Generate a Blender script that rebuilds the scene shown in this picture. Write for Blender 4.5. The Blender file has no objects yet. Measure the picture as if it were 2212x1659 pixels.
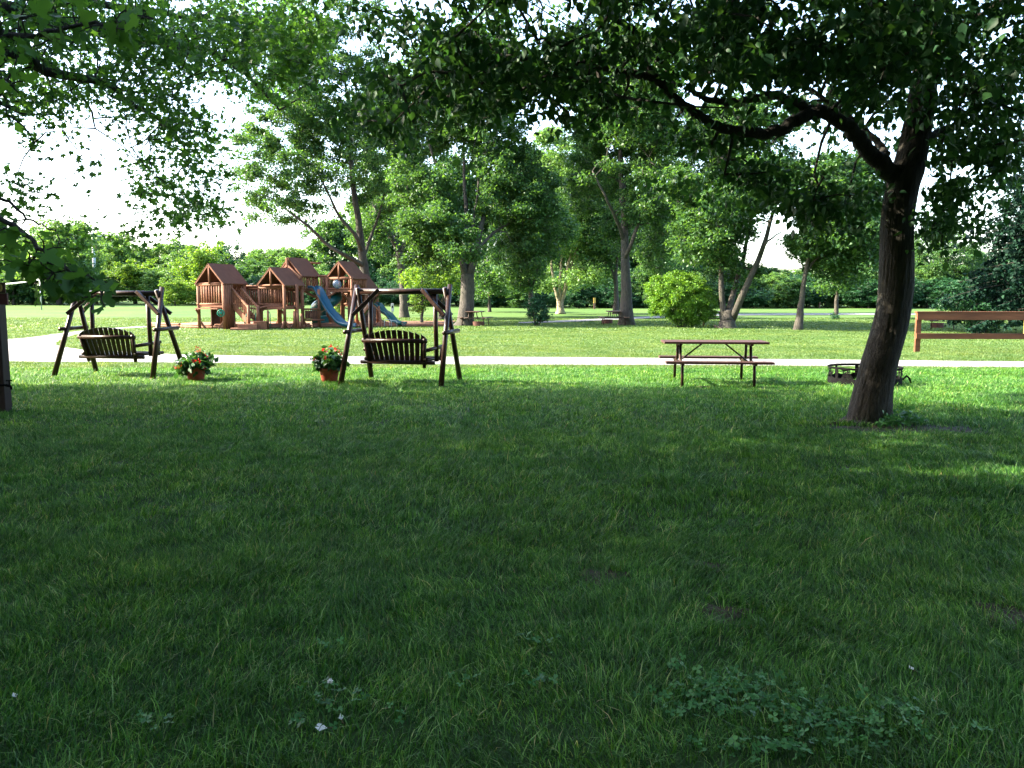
import bpy, math, random
import numpy as np
from mathutils import Vector, Matrix

# ------------------------------------------------------------------ camera, sky, sun, exposure
S = bpy.context.scene
COL = S.collection
EYE = 1.56          # eye height, m
FPX = 1770.0        # focal length in the 2212 px wide working copy of the picture
PITCH = math.atan(189.5 / FPX)
cam_d = bpy.data.cameras.new("camera")
cam_d.sensor_width = 36.0
cam_d.lens = 36.0 * FPX / 2212.0
cam_d.clip_end = 3000
cam = bpy.data.objects.new("camera", cam_d)
COL.objects.link(cam)
cam.location = (0, 0, EYE)
cam.rotation_euler = (math.radians(90) - PITCH, 0, 0)
S.camera = cam

SUN_EL = math.radians(34)
SUN_AZ = math.radians(-86)      # from +Y (view direction), negative = to the left
sdir = Vector((math.sin(SUN_AZ) * math.cos(SUN_EL), math.cos(SUN_AZ) * math.cos(SUN_EL), math.sin(SUN_EL)))
world = bpy.data.worlds.new("World")
S.world = world
world.use_nodes = True
wn = world.node_tree
bg = wn.nodes["Background"]
sky = wn.nodes.new("ShaderNodeTexSky")
sky.sky_type = 'NISHITA'
sky.sun_disc = False
sky.sun_elevation = SUN_EL
sky.sun_rotation = SUN_AZ
sky.air_density = 1.0
sky.dust_density = 2.2
sky.ozone_density = 1.0
wn.links.new(sky.outputs[0], bg.inputs[0])
bg.inputs[1].default_value = 0.135
sl = bpy.data.lights.new("sun", 'SUN')
sl.energy = 4.5
sl.angle = math.radians(0.6)
sl.color = (1.0, 0.91, 0.70)
so = bpy.data.objects.new("sun", sl)
COL.objects.link(so)
so.rotation_euler = (-sdir).to_track_quat('-Z', 'Y').to_euler()
S.view_settings.view_transform = 'Standard'
S.view_settings.look = 'None'
S.view_settings.gamma = 1
S.view_settings.use_curve_mapping = False
S.view_settings.exposure = 3.0
S.render.engine = 'CYCLES'
S.cycles.max_bounces = 7
S.cycles.diffuse_bounces = 4
S.cycles.transmission_bounces = 4
S.cycles.glossy_bounces = 2
S.cycles.use_denoising = True

rng = np.random.default_rng(7)
random.seed(5)


# ------------------------------------------------------------------ geometry of the place
def gz(x, y):
    """height of the ground: flat near the camera, the field on the left rises a little"""
    a = np.clip((np.asarray(y, float) - 55) / 85, 0, 1)
    a = a * a * (3 - 2 * a)
    b = np.clip((10 - np.asarray(x, float)) / 45, 0, 1)
    b = b * b * (3 - 2 * b)
    return 0.75 * a * b


CP, SP = math.cos(PITCH), math.sin(PITCH)


def P(u, v, d):
    """the point of the place that the picture shows at (u, v), d metres ahead"""
    x = (u - 1106) / FPX
    y = -(v - 829.5) / FPX
    r = Vector((x, CP + y * SP, -SP + y * CP))
    return Vector((0, 0, EYE)) + r * (d / r.y)


def GR(u, v):
    """ground point"""
    x = (u - 1106) / FPX
    y = -(v - 829.5) / FPX
    r = Vector((x, CP + y * SP, -SP + y * CP))
    t = EYE / max(-r.z, 1e-4)
    for _ in range(6):
        p = Vector((0, 0, EYE)) + r * t
        t = (EYE - float(gz(p.x, p.y))) / max(-r.z, 1e-4)
    p = Vector((0, 0, EYE)) + r * t
    return Vector((p.x, p.y, float(gz(p.x, p.y))))


def proj(pts):
    pts = np.asarray(pts, float)
    dx, dy, dz = pts[:, 0], pts[:, 1], pts[:, 2] - EYE
    fwd = dy * CP - dz * SP
    up = dy * SP + dz * CP
    f = np.maximum(fwd, 1e-3)
    return 1106 + FPX * dx / f, 829.5 - FPX * up / f, fwd


def hash2(i, j, s):
    n = (i.astype(np.int64) * 374761393 + j.astype(np.int64) * 668265263 + s * 2147483) & 0x7fffffff
    n = ((n ^ (n >> 13)) * 1274126177) & 0x7fffffff
    return ((n ^ (n >> 16)) & 0xffff) / 65535.0


def vnoise(x, y, s=0):
    x = np.asarray(x, float); y = np.asarray(y, float)
    i = np.floor(x); j = np.floor(y)
    fx = x - i; fy = y - j
    fx = fx * fx * (3 - 2 * fx); fy = fy * fy * (3 - 2 * fy)
    i = i.astype(np.int64); j = j.astype(np.int64)
    a = hash2(i, j, s); b = hash2(i + 1, j, s); c = hash2(i, j + 1, s); d = hash2(i + 1, j + 1, s)
    return (a * (1 - fx) + b * fx) * (1 - fy) + (c * (1 - fx) + d * fx) * fy


def fbm(x, y, s=0, o=3):
    t = 0; w = 0.5; n = 0
    for k in range(o):
        t = t + w * vnoise(np.asarray(x) * 2 ** k, np.asarray(y) * 2 ** k, s + 11 * k); n += w; w *= 0.5
    return t / n


# ------------------------------------------------------------------ materials
def nmat(name):
    m = bpy.data.materials.new(name)
    m.use_nodes = True
    nt = m.node_tree
    return m, nt, nt.nodes["Principled BSDF"], nt.nodes["Material Output"]


def ramp(nt, fac, stops):
    r = nt.nodes.new("ShaderNodeValToRGB")
    el = r.color_ramp.elements
    while len(el) < len(stops):
        el.new(0.5)
    for e, (p, c) in zip(el, stops):
        e.position = p
        e.color = (c[0], c[1], c[2], 1)
    nt.links.new(fac, r.inputs[0])
    return r.outputs[0]


def noise(nt, scale, detail=4, rough=0.55, coord='Object', stretch=None, dist=0.0):
    tc = nt.nodes.new("ShaderNodeTexCoord")
    out = tc.outputs[coord]
    if stretch:
        mp = nt.nodes.new("ShaderNodeMapping")
        mp.inputs['Scale'].default_value = stretch
        nt.links.new(out, mp.inputs[0])
        out = mp.outputs[0]
    n = nt.nodes.new("ShaderNodeTexNoise")
    n.inputs['Scale'].default_value = scale
    n.inputs['Detail'].default_value = detail
    n.inputs['Roughness'].default_value = rough
    n.inputs['Distortion'].default_value = dist
    nt.links.new(out, n.inputs['Vector'])
    return n.outputs[0]


def bump(nt, bsdf, h, strength=0.4, dist=0.02):
    b = nt.nodes.new("ShaderNodeBump")
    b.inputs['Strength'].default_value = strength
    b.inputs['Distance'].default_value = dist
    nt.links.new(h, b.inputs['Height'])
    nt.links.new(b.outputs[0], bsdf.inputs['Normal'])


def solid(name, c, rough=0.6, var=0.25, scale=6, metal=0.0, stretch=None, bmp=0.3, bd=0.01, spec=0.25):
    m, nt, b, o = nmat(name)
    n = noise(nt, scale, 5, 0.6, stretch=stretch)
    lo = [x * (1 - var) for x in c]; hi = [min(1, x * (1 + var)) for x in c]
    nt.links.new(ramp(nt, n, [(0.3, lo), (0.7, hi)]), b.inputs['Base Color'])
    b.inputs['Roughness'].default_value = rough
    b.inputs['Metallic'].default_value = metal
    b.inputs['Specular IOR Level'].default_value = spec
    if bmp:
        bump(nt, b, n, bmp, bd)
    return m


def leafmat(name, cols, trans=0.4, tint=(1.5, 1.35, 0.6), rough=0.5, spec=0.35, patch=0.0):
    """cols: dark, mid, light; each leaf gets its own shade"""
    m, nt, b, o = nmat(name)
    g = nt.nodes.new("ShaderNodeNewGeometry")
    c = ramp(nt, g.outputs['Random Per Island'], [(0.0, cols[0]), (0.55, cols[1]), (1.0, cols[2])])
    nt.links.new(c, b.inputs['Base Color'])
    b.inputs['Roughness'].default_value = rough
    b.inputs['Specular IOR Level'].default_value = spec
    tr = nt.nodes.new("ShaderNodeBsdfTranslucent")
    mul = nt.nodes.new("ShaderNodeMix"); mul.data_type = 'RGBA'; mul.blend_type = 'MULTIPLY'
    mul.inputs[0].default_value = 1.0
    nt.links.new(c, mul.inputs[6]); mul.inputs[7].default_value = (*tint, 1)
    nt.links.new(mul.outputs[2], tr.inputs[0])
    mx = nt.nodes.new("ShaderNodeMixShader"); mx.inputs[0].default_value = trans
    nt.links.new(b.outputs[0], mx.inputs[1]); nt.links.new(tr.outputs[0], mx.inputs[2])
    nt.links.new(mx.outputs[0], o.inputs[0])
    return m


def barkmat(name, c1, c2, scale=14):
    m, nt, b, o = nmat(name)
    n = noise(nt, scale, 6, 0.65, stretch=(1, 1, 0.22), dist=0.6)
    n2 = noise(nt, 1.3, 3, 0.5)
    c = ramp(nt, n, [(0.35, c1), (0.62, c2)])
    mx = nt.nodes.new("ShaderNodeMix"); mx.data_type = 'RGBA'; mx.blend_type = 'MIX'
    f = ramp(nt, n2, [(0.45, (0, 0, 0)), (0.75, (0.5, 0.5, 0.5))])
    nt.links.new(f, mx.inputs[0]); nt.links.new(c, mx.inputs[6])
    mx.inputs[7].default_value = (c2[0] * 0.75, c2[1] * 1.05, c2[2] * 0.6, 1)
    nt.links.new(mx.outputs[2], b.inputs['Base Color'])
    b.inputs['Roughness'].default_value = 0.9
    n3 = noise(nt, scale * 2.6, 5, 0.7, stretch=(1, 1, 0.35), dist=1.2)
    ad = nt.nodes.new('ShaderNodeMath'); ad.operation = 'MULTIPLY_ADD'; nt.links.new(n3, ad.inputs[0]); ad.inputs[1].default_value = 0.6; nt.links.new(n, ad.inputs[2])
    bump(nt, b, ad.outputs[0], 1.0, 0.05)
    return m


M = {}
M['bark'] = barkmat("bark", (0.017, 0.014, 0.012), (0.062, 0.052, 0.042))
M['bark_near'] = barkmat("bark_near", (0.009, 0.007, 0.006), (0.042, 0.034, 0.026), 30)
M['bark_pale'] = barkmat("bark_pale", (0.09, 0.07, 0.05), (0.30, 0.24, 0.17), 9)
M['leaf_near'] = leafmat("leaf_near", [(0.014, 0.050, 0.022), (0.024, 0.078, 0.034), (0.05, 0.13, 0.045)], 0.38, (1.7, 1.5, 0.5), 0.5, 0.22)
M['leaf_maple'] = leafmat("leaf_maple", [(0.026, 0.075, 0.022), (0.048, 0.135, 0.034), (0.085, 0.20, 0.045)], 0.5, (1.9, 1.7, 0.6))
M['leaf_close'] = leafmat('leaf_close', [(0.035, 0.10, 0.03), (0.06, 0.16, 0.045), (0.09, 0.22, 0.05)], 0.5, (1.8, 1.6, 0.6), 0.55, 0.2)
M['leaf_mid'] = leafmat("leaf_mid", [(0.020, 0.058, 0.022), (0.040, 0.106, 0.034), (0.078, 0.168, 0.048)], 0.46, (1.7, 1.5, 0.5))
M['leaf_yellow'] = leafmat("leaf_yellow", [(0.05, 0.12, 0.02), (0.10, 0.21, 0.03), (0.18, 0.30, 0.05)], 0.45, (1.5, 1.3, 0.5))
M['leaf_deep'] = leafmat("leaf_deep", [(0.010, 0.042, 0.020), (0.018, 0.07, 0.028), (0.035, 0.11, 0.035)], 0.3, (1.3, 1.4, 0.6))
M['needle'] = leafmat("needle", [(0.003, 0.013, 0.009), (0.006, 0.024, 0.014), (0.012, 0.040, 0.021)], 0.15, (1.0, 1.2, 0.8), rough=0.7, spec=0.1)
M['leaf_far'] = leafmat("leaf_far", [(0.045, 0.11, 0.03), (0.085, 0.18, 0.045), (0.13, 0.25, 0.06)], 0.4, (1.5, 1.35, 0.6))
M['leaf_bush'] = leafmat("leaf_bush", [(0.045, 0.12, 0.015), (0.09, 0.21, 0.022), (0.15, 0.29, 0.035)], 0.42, (1.5, 1.3, 0.4))
M['playwood'] = solid("playwood", (0.155, 0.060, 0.030), 0.7, 0.35, 5, stretch=(3, 3, 1))
M['playroof'] = solid("playroof", (0.098, 0.040, 0.025), 0.85, 0.15, 3, bmp=0.1)
M['playdark'] = solid("playdark", (0.07, 0.035, 0.025), 0.8, 0.3, 6)
M['timber'] = solid("timber", (0.18, 0.078, 0.045), 0.75, 0.35, 4)
M['darklog'] = solid("darklog", (0.024, 0.011, 0.008), 0.33, 0.45, 7, stretch=(4, 4, 1.0), bmp=0.25, bd=0.006)
M['blueslide'] = solid("blueslide", (0.005, 0.050, 0.085), 0.35, 0.1, 2, bmp=0)
M['greenslide'] = solid("greenslide", (0.008, 0.060, 0.060), 0.3, 0.15, 2, bmp=0)
M['green'] = solid("greenplastic", (0.01, 0.14, 0.09), 0.35, 0.1, 2, bmp=0)
M['tablewood'] = solid("tablewood", (0.052, 0.023, 0.018), 0.6, 0.3, 8, stretch=(0.6, 6, 6))
M['tablewood_old'] = solid("tablewood_old", (0.12, 0.07, 0.05), 0.6, 0.3, 8, stretch=(0.6, 6, 6))
M['pipe'] = solid("pipe", (0.035, 0.018, 0.014), 0.45, 0.3, 20, metal=0.3)
M['fencewood'] = solid("fencewood", (0.125, 0.046, 0.022), 0.7, 0.4, 2.2, stretch=(0.5, 3, 4))
M['iron'] = solid("iron", (0.005, 0.005, 0.0055), 0.8, 0.5, 12, metal=0.0, spec=0.05)
M['rust'] = solid("rust", (0.07, 0.028, 0.02), 0.8, 0.4, 12)
M['terracotta'] = solid("terracotta", (0.22, 0.045, 0.024), 0.65, 0.2, 8)
M['soil'] = solid("soil", (0.035, 0.028, 0.017), 0.95, 0.5, 12, bmp=0.8, bd=0.03)
M['potsoil'] = solid("potsoil", (0.015, 0.011, 0.008), 0.95, 0.4, 20)
M['postpaint'] = solid("postpaint", (0.020, 0.011, 0.012), 0.6, 0.35, 9, stretch=(3, 3, 0.6))
M['signbrown'] = solid("signbrown", (0.075, 0.022, 0.022), 0.6, 0.3, 9)
M['digit'] = solid("digit", (0.50, 0.33, 0.10), 0.5, 0.1, 9, bmp=0)
M['steel'] = solid("steel", (0.35, 0.37, 0.38), 0.45, 0.15, 6, metal=0.5)
M['white'] = solid("whitepaint", (0.75, 0.76, 0.76), 0.5, 0.08, 6, bmp=0)
M['yellow'] = solid("yellowpaint", (0.30, 0.21, 0.05), 0.6, 0.15, 6, bmp=0)
M['greypole'] = solid("greypole", (0.38, 0.40, 0.43), 0.7, 0.12, 3)
M['red'] = leafmat("petal_red", [(0.30, 0.008, 0.010), (0.42, 0.012, 0.012), (0.5, 0.03, 0.02)], 0.3, (1.2, 0.8, 0.8))
M['petalwhite'] = leafmat("petal_white", [(0.6, 0.6, 0.6), (0.75, 0.75, 0.75), (0.8, 0.8, 0.8)], 0.3, (1, 1, 1))
M['clover'] = leafmat("cloverleaf", [(0.022, 0.09, 0.022), (0.042, 0.15, 0.038), (0.075, 0.21, 0.06)], 0.3, (1.2, 1.3, 0.6))
M['stone'] = solid("mulch", (0.16, 0.085, 0.05), 0.95, 0.45, 9, bmp=0.8, bd=0.04)
m, nt, b, o = nmat("bubble")
b.inputs['Base Color'].default_value = (0.35, 0.42, 0.5, 1); b.inputs['Roughness'].default_value = 0.08
b.inputs['Transmission Weight'].default_value = 0.6; b.inputs['IOR'].default_value = 1.3
M['bubble'] = m

# lawn blades and the ground under them
def grassmat(name, stops, t1, t2, tw):
    m, nt, b, o = nmat(name)
    g = nt.nodes.new("ShaderNodeNewGeometry")
    c1 = ramp(nt, g.outputs['Random Per Island'], stops)
    n1 = noise(nt, 0.55, 4, 0.6)
    c2a = ramp(nt, n1, [(0.35, (0.80, 0.90, 0.9)), (0.65, (1.25, 1.1, 0.95))])
    n1b = noise(nt, 3.2, 4, 0.65)
    c2b = ramp(nt, n1b, [(0.33, t1), (0.5, (1, 1, 1)), (0.68, t2)])
    mm = nt.nodes.new("ShaderNodeMix"); mm.data_type = 'RGBA'; mm.blend_type = 'MULTIPLY'; mm.inputs[0].default_value = 1
    nt.links.new(c2a, mm.inputs[6]); nt.links.new(c2b, mm.inputs[7]); c2 = mm.outputs[2]
    mu = nt.nodes.new("ShaderNodeMix"); mu.data_type = 'RGBA'; mu.blend_type = 'MULTIPLY'; mu.inputs[0].default_value = 1
    nt.links.new(c1, mu.inputs[6]); nt.links.new(c2, mu.inputs[7])
    nt.links.new(mu.outputs[2], b.inputs['Base Color'])
    b.inputs['Roughness'].default_value = 0.5; b.inputs['Specular IOR Level'].default_value = 0.3
    tr = nt.nodes.new("ShaderNodeBsdfTranslucent")
    mt = nt.nodes.new("ShaderNodeMix"); mt.data_type = 'RGBA'; mt.blend_type = 'MULTIPLY'; mt.inputs[0].default_value = 1
    nt.links.new(mu.outputs[2], mt.inputs[6]); mt.inputs[7].default_value = (1.6, 1.4, 0.6, 1)
    nt.links.new(mt.outputs[2], tr.inputs[0])
    mx = nt.nodes.new("ShaderNodeMixShader"); mx.inputs[0].default_value = tw
    nt.links.new(b.outputs[0], mx.inputs[1]); nt.links.new(tr.outputs[0], mx.inputs[2]); nt.links.new(mx.outputs[0], o.inputs[0])
    return m


M['grass'] = grassmat("grass_blade", [(0.0, (0.010, 0.058, 0.009)), (0.45, (0.037, 0.136, 0.018)), (0.80, (0.082, 0.215, 0.032)), (0.92, (0.15, 0.32, 0.09)), (0.97, (0.22, 0.36, 0.15)), (1.0, (0.32, 0.29, 0.16))], (0.62, 0.66, 0.7), (1.45, 1.32, 1.2), 0.35)  # pale upper stops paint sky glint on blades; the last is dry blades
M['mown'] = grassmat("mown_blade", [(0.0, (0.044, 0.096, 0.024)), (0.5, (0.069, 0.130, 0.033)), (0.9, (0.10, 0.166, 0.048)), (1.0, (0.15, 0.18, 0.08))], (0.85, 0.88, 0.9), (1.15, 1.1, 1.1), 0.35)

m, nt, b, o = nmat("lawn_ground")
n1 = noise(nt, 0.16, 5, 0.6)
n2 = noise(nt, 5.0, 6, 0.7)
n3 = noise(nt, 0.5, 4, 0.6, stretch=(0.25, 1.6, 1))  # stretched mottling: dappled shade stripes of the far lawn put into colour
ca = ramp(nt, n2, [(0.3, (0.037, 0.079, 0.017)), (0.55, (0.061, 0.112, 0.027)), (0.75, (0.088, 0.145, 0.038))])
cb = ramp(nt, n1, [(0.35, (0.8, 0.9, 0.85)), (0.65, (1.25, 1.1, 1.1))])
cc = ramp(nt, n3, [(0.35, (0.76, 0.86, 0.84)), (0.65, (1.2, 1.08, 1.12))])
m1 = nt.nodes.new("ShaderNodeMix"); m1.data_type = 'RGBA'; m1.blend_type = 'MULTIPLY'; m1.inputs[0].default_value = 1
m2 = nt.nodes.new("ShaderNodeMix"); m2.data_type = 'RGBA'; m2.blend_type = 'MULTIPLY'; m2.inputs[0].default_value = 1
nt.links.new(ca, m1.inputs[6]); nt.links.new(cb, m1.inputs[7])
nt.links.new(m1.outputs[2], m2.inputs[6]); nt.links.new(cc, m2.inputs[7])
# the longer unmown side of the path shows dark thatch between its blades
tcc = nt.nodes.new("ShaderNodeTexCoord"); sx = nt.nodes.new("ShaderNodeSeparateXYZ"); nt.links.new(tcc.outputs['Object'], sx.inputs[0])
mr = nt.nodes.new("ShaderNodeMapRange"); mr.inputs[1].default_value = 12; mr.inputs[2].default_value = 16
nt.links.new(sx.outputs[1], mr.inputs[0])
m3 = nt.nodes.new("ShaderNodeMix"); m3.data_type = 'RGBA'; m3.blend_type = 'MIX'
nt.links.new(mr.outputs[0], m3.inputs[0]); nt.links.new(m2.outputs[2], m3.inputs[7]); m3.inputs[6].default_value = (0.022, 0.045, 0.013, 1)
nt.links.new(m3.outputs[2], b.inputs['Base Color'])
b.inputs['Roughness'].default_value = 0.9; b.inputs['Specular IOR Level'].default_value = 0.1
bump(nt, b, n2, 0.5, 0.05)
M['lawn'] = m

m, nt, b, o = nmat("gravel")
vo = nt.nodes.new("ShaderNodeTexVoronoi"); vo.inputs['Scale'].default_value = 28
tc = nt.nodes.new("ShaderNodeTexCoord"); nt.links.new(tc.outputs['Object'], vo.inputs['Vector'])
n2 = noise(nt, 3, 5, 0.65)
ca = ramp(nt, vo.outputs['Color'], [(0.1, (0.10, 0.096, 0.097)), (0.5, (0.18, 0.172, 0.174)), (0.9, (0.28, 0.268, 0.27))])
cb = ramp(nt, n2, [(0.3, (0.75, 0.75, 0.76)), (0.7, (1.1, 1.1, 1.1))])
m1 = nt.nodes.new("ShaderNodeMix"); m1.data_type = 'RGBA'; m1.blend_type = 'MULTIPLY'; m1.inputs[0].default_value = 1
nt.links.new(ca, m1.inputs[6]); nt.links.new(cb, m1.inputs[7]); nt.links.new(m1.outputs[2], b.inputs['Base Color'])
b.inputs['Roughness'].default_value = 0.9
bump(nt, b, vo.outputs['Distance'], 0.8, 0.03)
M['gravel'] = m


# ------------------------------------------------------------------ mesh helpers
def link(name, me, mat, parent=None, smooth=False):
    if mat is not None:
        me.materials.append(mat)
    if smooth:
        me.polygons.foreach_set("use_smooth", np.ones(len(me.polygons), dtype=bool))
    ob = bpy.data.objects.new(name, me)
    COL.objects.link(ob)
    if parent is not None:
        ob.parent = parent
    return ob


def tag(o, label=None, cat=None, group=None, kind=None):
    if label: o['label'] = label
    if cat: o['category'] = cat
    if group: o['group'] = group
    if kind: o['kind'] = kind
    return o


def empty(name, loc, rz=0.0, label=None, cat=None, group=None):
    o = bpy.data.objects.new(name, None)
    COL.objects.link(o)
    o.empty_display_size = 0.2
    o.location = loc
    o.rotation_euler = (0, 0, rz)
    return tag(o, label, cat, group)


def copy_tree(o, parent=None):
    c = o.copy()
    COL.objects.link(c)
    if parent is not None:
        c.parent = parent
    for ch in list(o.children):
        copy_tree(ch, c)
    return c


def mesh_np(name, V, F_flat, F_len):
    me = bpy.data.meshes.new(name)
    V = np.asarray(V, np.float32); F_flat = np.asarray(F_flat, np.int32); F_len = np.asarray(F_len, np.int32)
    me.vertices.add(len(V)); me.vertices.foreach_set("co", V.ravel())
    me.loops.add(len(F_flat)); me.loops.foreach_set("vertex_index", F_flat)
    me.polygons.add(len(F_len))
    st = np.zeros(len(F_len), np.int32); st[1:] = np.cumsum(F_len)[:-1]
    me.polygons.foreach_set("loop_start", st)
    me.update(calc_edges=True)
    return me


def stamp(name, C, AX, AY, AZ, tv, tf):
    """many copies of a small template (verts tv, faces tf) with frames AX, AY, AZ at C"""
    tv = np.asarray(tv, np.float32)
    N, k = len(C), len(tv)
    V = (C[:, None, :] + tv[None, :, 0, None] * AX[:, None, :] + tv[None, :, 1, None] * AY[:, None, :]
         + tv[None, :, 2, None] * AZ[:, None, :]).reshape(-1, 3)
    flat = np.array([i for f in tf for i in f], np.int32)
    lens = np.array([len(f) for f in tf], np.int32)
    FF = (flat[None, :] + (np.arange(N, dtype=np.int32) * k)[:, None]).ravel()
    return mesh_np(name, V, FF, np.tile(lens, N))


def unit(a):
    return a / np.maximum(np.linalg.norm(a, axis=1, keepdims=True), 1e-9)


# leaf templates: stem at the origin, tip at +y
RHOMB = ([(0, 0, 0), (0.36, 0.45, 0.10), (0, 1, 0), (-0.36, 0.45, 0.10)], [(0, 1, 2), (0, 2, 3)])
OVATE = ([(0, 0, 0), (0.30, 0.22, 0.07), (0.33, 0.48, 0.08), (0.14, 0.82, 0.03), (0, 1.08, -0.08), (-0.14, 0.82, 0.03), (-0.33, 0.48, 0.08), (-0.30, 0.22, 0.07), (0, 0.5, 0)],
         [(0, 1, 2, 8), (8, 2, 3, 4), (8, 4, 5, 6), (0, 8, 6, 7)])
_st = []
for _a, _r in [(-90, 0.12), (-50, 0.45), (-30, 0.28), (-5, 0.56), (18, 0.60), (32, 0.36), (56, 0.46), (68, 0.70), (90, 0.86), (112, 0.70), (124, 0.46), (148, 0.36), (162, 0.60), (185, 0.56), (210, 0.28), (230, 0.45)]:
    _st.append((_r * math.cos(math.radians(_a)), 0.3 + _r * math.sin(math.radians(_a)), 0.12 * _r * _r if _a not in (90,) else -0.08))
STAR = ([(0, 0.3, 0)] + _st, [(0, i, i % 16 + 1) for i in range(1, 17)])
_s8 = []
for _a, _r in [(-90, 0.2), (-35, 0.5), (-8, 0.3), (28, 0.66), (58, 0.3), (90, 0.8), (122, 0.3), (152, 0.66), (188, 0.3), (215, 0.5)]:
    _s8.append((_r * math.cos(math.radians(_a)), 0.3 + _r * math.sin(math.radians(_a)), 0.1 * _r))
STAR10 = ([(0, 0.3, 0)] + _s8, [(0, i, i % 10 + 1) for i in range(1, 11)])


def leaf_object(name, C, size, tmpl, mat, parent, r, up=0.8, droop=0.3, svar=0.3):
    N = len(C)
    s = size * (1 - svar + 2 * svar * r.random(N))[:, None]
    n = unit(r.normal(size=(N, 3)) + np.array([0, 0, up * 1.6]))
    ay = r.normal(size=(N, 3)) + np.array([0, 0, -droop * 2.2])
    ay = unit(ay - n * np.sum(ay * n, axis=1, keepdims=True))
    ax = np.cross(ay, n)
    me = stamp(name, np.asarray(C, np.float32), ax * s, ay * s, n * s, *tmpl)
    return link(name, me, mat, parent)


class MB:
    def __init__(self):
        self.v = []; self.f = []

    def add(self, vs, fs):
        o = len(self.v)
        self.v += [tuple(p) for p in vs]
        self.f += [tuple(i + o for i in f) for f in fs]

    def path(self, pts, rad, n=8, caps=True, flat=1.0):
        pts = [Vector(p) for p in pts]
        if not hasattr(rad, '__len__'):
            rad = [rad] * len(pts)
        vs = []; fs = []
        ref = None
        for i, p in enumerate(pts):
            t = (pts[min(i + 1, len(pts) - 1)] - pts[max(i - 1, 0)])
            t = t.normalized() if t.length > 1e-9 else Vector((0, 0, 1))
            if ref is None:
                ref = Vector((1, 0, 0)) if abs(t.x) < 0.8 else Vector((0, 1, 0))
            a = (ref - t * ref.dot(t)).normalized()
            b = t.cross(a)
            ref = a
            for k in range(n):
                an = 2 * math.pi * k / n
                vs.append(p + a * (rad[i] * math.cos(an)) + b * (rad[i] * flat * math.sin(an)))
        for i in range(len(pts) - 1):
            for k in range(n):
                k2 = (k + 1) % n
                fs.append((i * n + k, i * n + k2, (i + 1) * n + k2, (i + 1) * n + k))
        if caps:
            fs.append(tuple(range(n))[::-1])
            fs.append(tuple(range((len(pts) - 1) * n, len(pts) * n)))
        self.add(vs, fs)
        return self

    def log(self, p, q, r, r2=None, n=10):
        return self.path([p, q], [r, r if r2 is None else r2], n)

    def box(self, c, h, mat=None):
        vs = []
        for sx in (-1, 1):
            for sy in (-1, 1):
                for sz in (-1, 1):
                    p = Vector((sx * h[0], sy * h[1], sz * h[2]))
                    if mat is not None:
                        p = mat @ p
                    vs.append(Vector(c) + p)
        self.add(vs, [(0, 1, 3, 2), (4, 6, 7, 5), (0, 4, 5, 1), (2, 3, 7, 6), (0, 2, 6, 4), (1, 5, 7, 3)])
        return self

    def bar(self, p, q, w, h, up=(0, 0, 1)):
        """rectangular beam from p to q; w sideways, h along up"""
        p = Vector(p); q = Vector(q)
        t = (q - p).normalized()
        s = t.cross(Vector(up)).normalized()
        u = s.cross(t).normalized()
        vs = []
        for e in (p, q):
            for a, b in ((-1, -1), (1, -1), (1, 1), (-1, 1)):
                vs.append(e + s * (a * w / 2) + u * (b * h / 2))
        self.add(vs, [(3, 2, 1, 0), (4, 5, 6, 7), (0, 1, 5, 4), (1, 2, 6, 5), (2, 3, 7, 6), (3, 0, 4, 7)])
        return self

    def lathe(self, prof, c=(0, 0, 0), n=20):
        vs = []; fs = []
        for r, z in prof:
            for k in range(n):
                a = 2 * math.pi * k / n
                vs.append((c[0] + r * math.cos(a), c[1] + r * math.sin(a), c[2] + z))
        for i in range(len(prof) - 1):
            for k in range(n):
                k2 = (k + 1) % n
                fs.append((i * n + k, i * n + k2, (i + 1) * n + k2, (i + 1) * n + k))
        self.add(vs, fs)
        return self

    def make(self, name, mat, parent=None, smooth=False, bevel=0.0):
        me = bpy.data.meshes.new(name)
        me.from_pydata(self.v, [], self.f)
        me.update()
        ob = link(name, me, mat, parent, smooth)
        if bevel:
            md = ob.modifiers.new("bevel", 'BEVEL'); md.width = bevel; md.segments = 2; md.limit_method = 'ANGLE'
        return ob


# ------------------------------------------------------------------ ground, paths
def curve_pts(pts, n=12):
    """smooth polyline through ground points"""
    out = []
    P0 = [np.array(p, float) for p in pts]
    for i in range(len(P0) - 1):
        a = P0[max(i - 1, 0)]; b = P0[i]; c = P0[i + 1]; d = P0[min(i + 2, len(P0) - 1)]
        for k in range(n):
            t = k / n
            out.append(0.5 * ((2 * b) + (-a + c) * t + (2 * a - 5 * b + 4 * c - d) * t * t + (-a + 3 * b - 3 * c + d) * t ** 3))
    out.append(P0[-1])
    return np.array(out)


def in_poly(x, y, poly):
    x = np.asarray(x); y = np.asarray(y)
    ins = np.zeros(x.shape, bool)
    n = len(poly); j = n - 1
    for i in range(n):
        xi, yi = poly[i][0], poly[i][1]; xj, yj = poly[j][0], poly[j][1]
        c = ((yi > y) != (yj > y)) & (x < (xj - xi) * (y - yi) / ((yj - yi) if abs(yj - yi) > 1e-9 else 1e-9) + xi)
        ins ^= c
        j = i
    return ins


def g2(u, v):
    p = GR(u, v)
    return (p.x, p.y)


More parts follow.
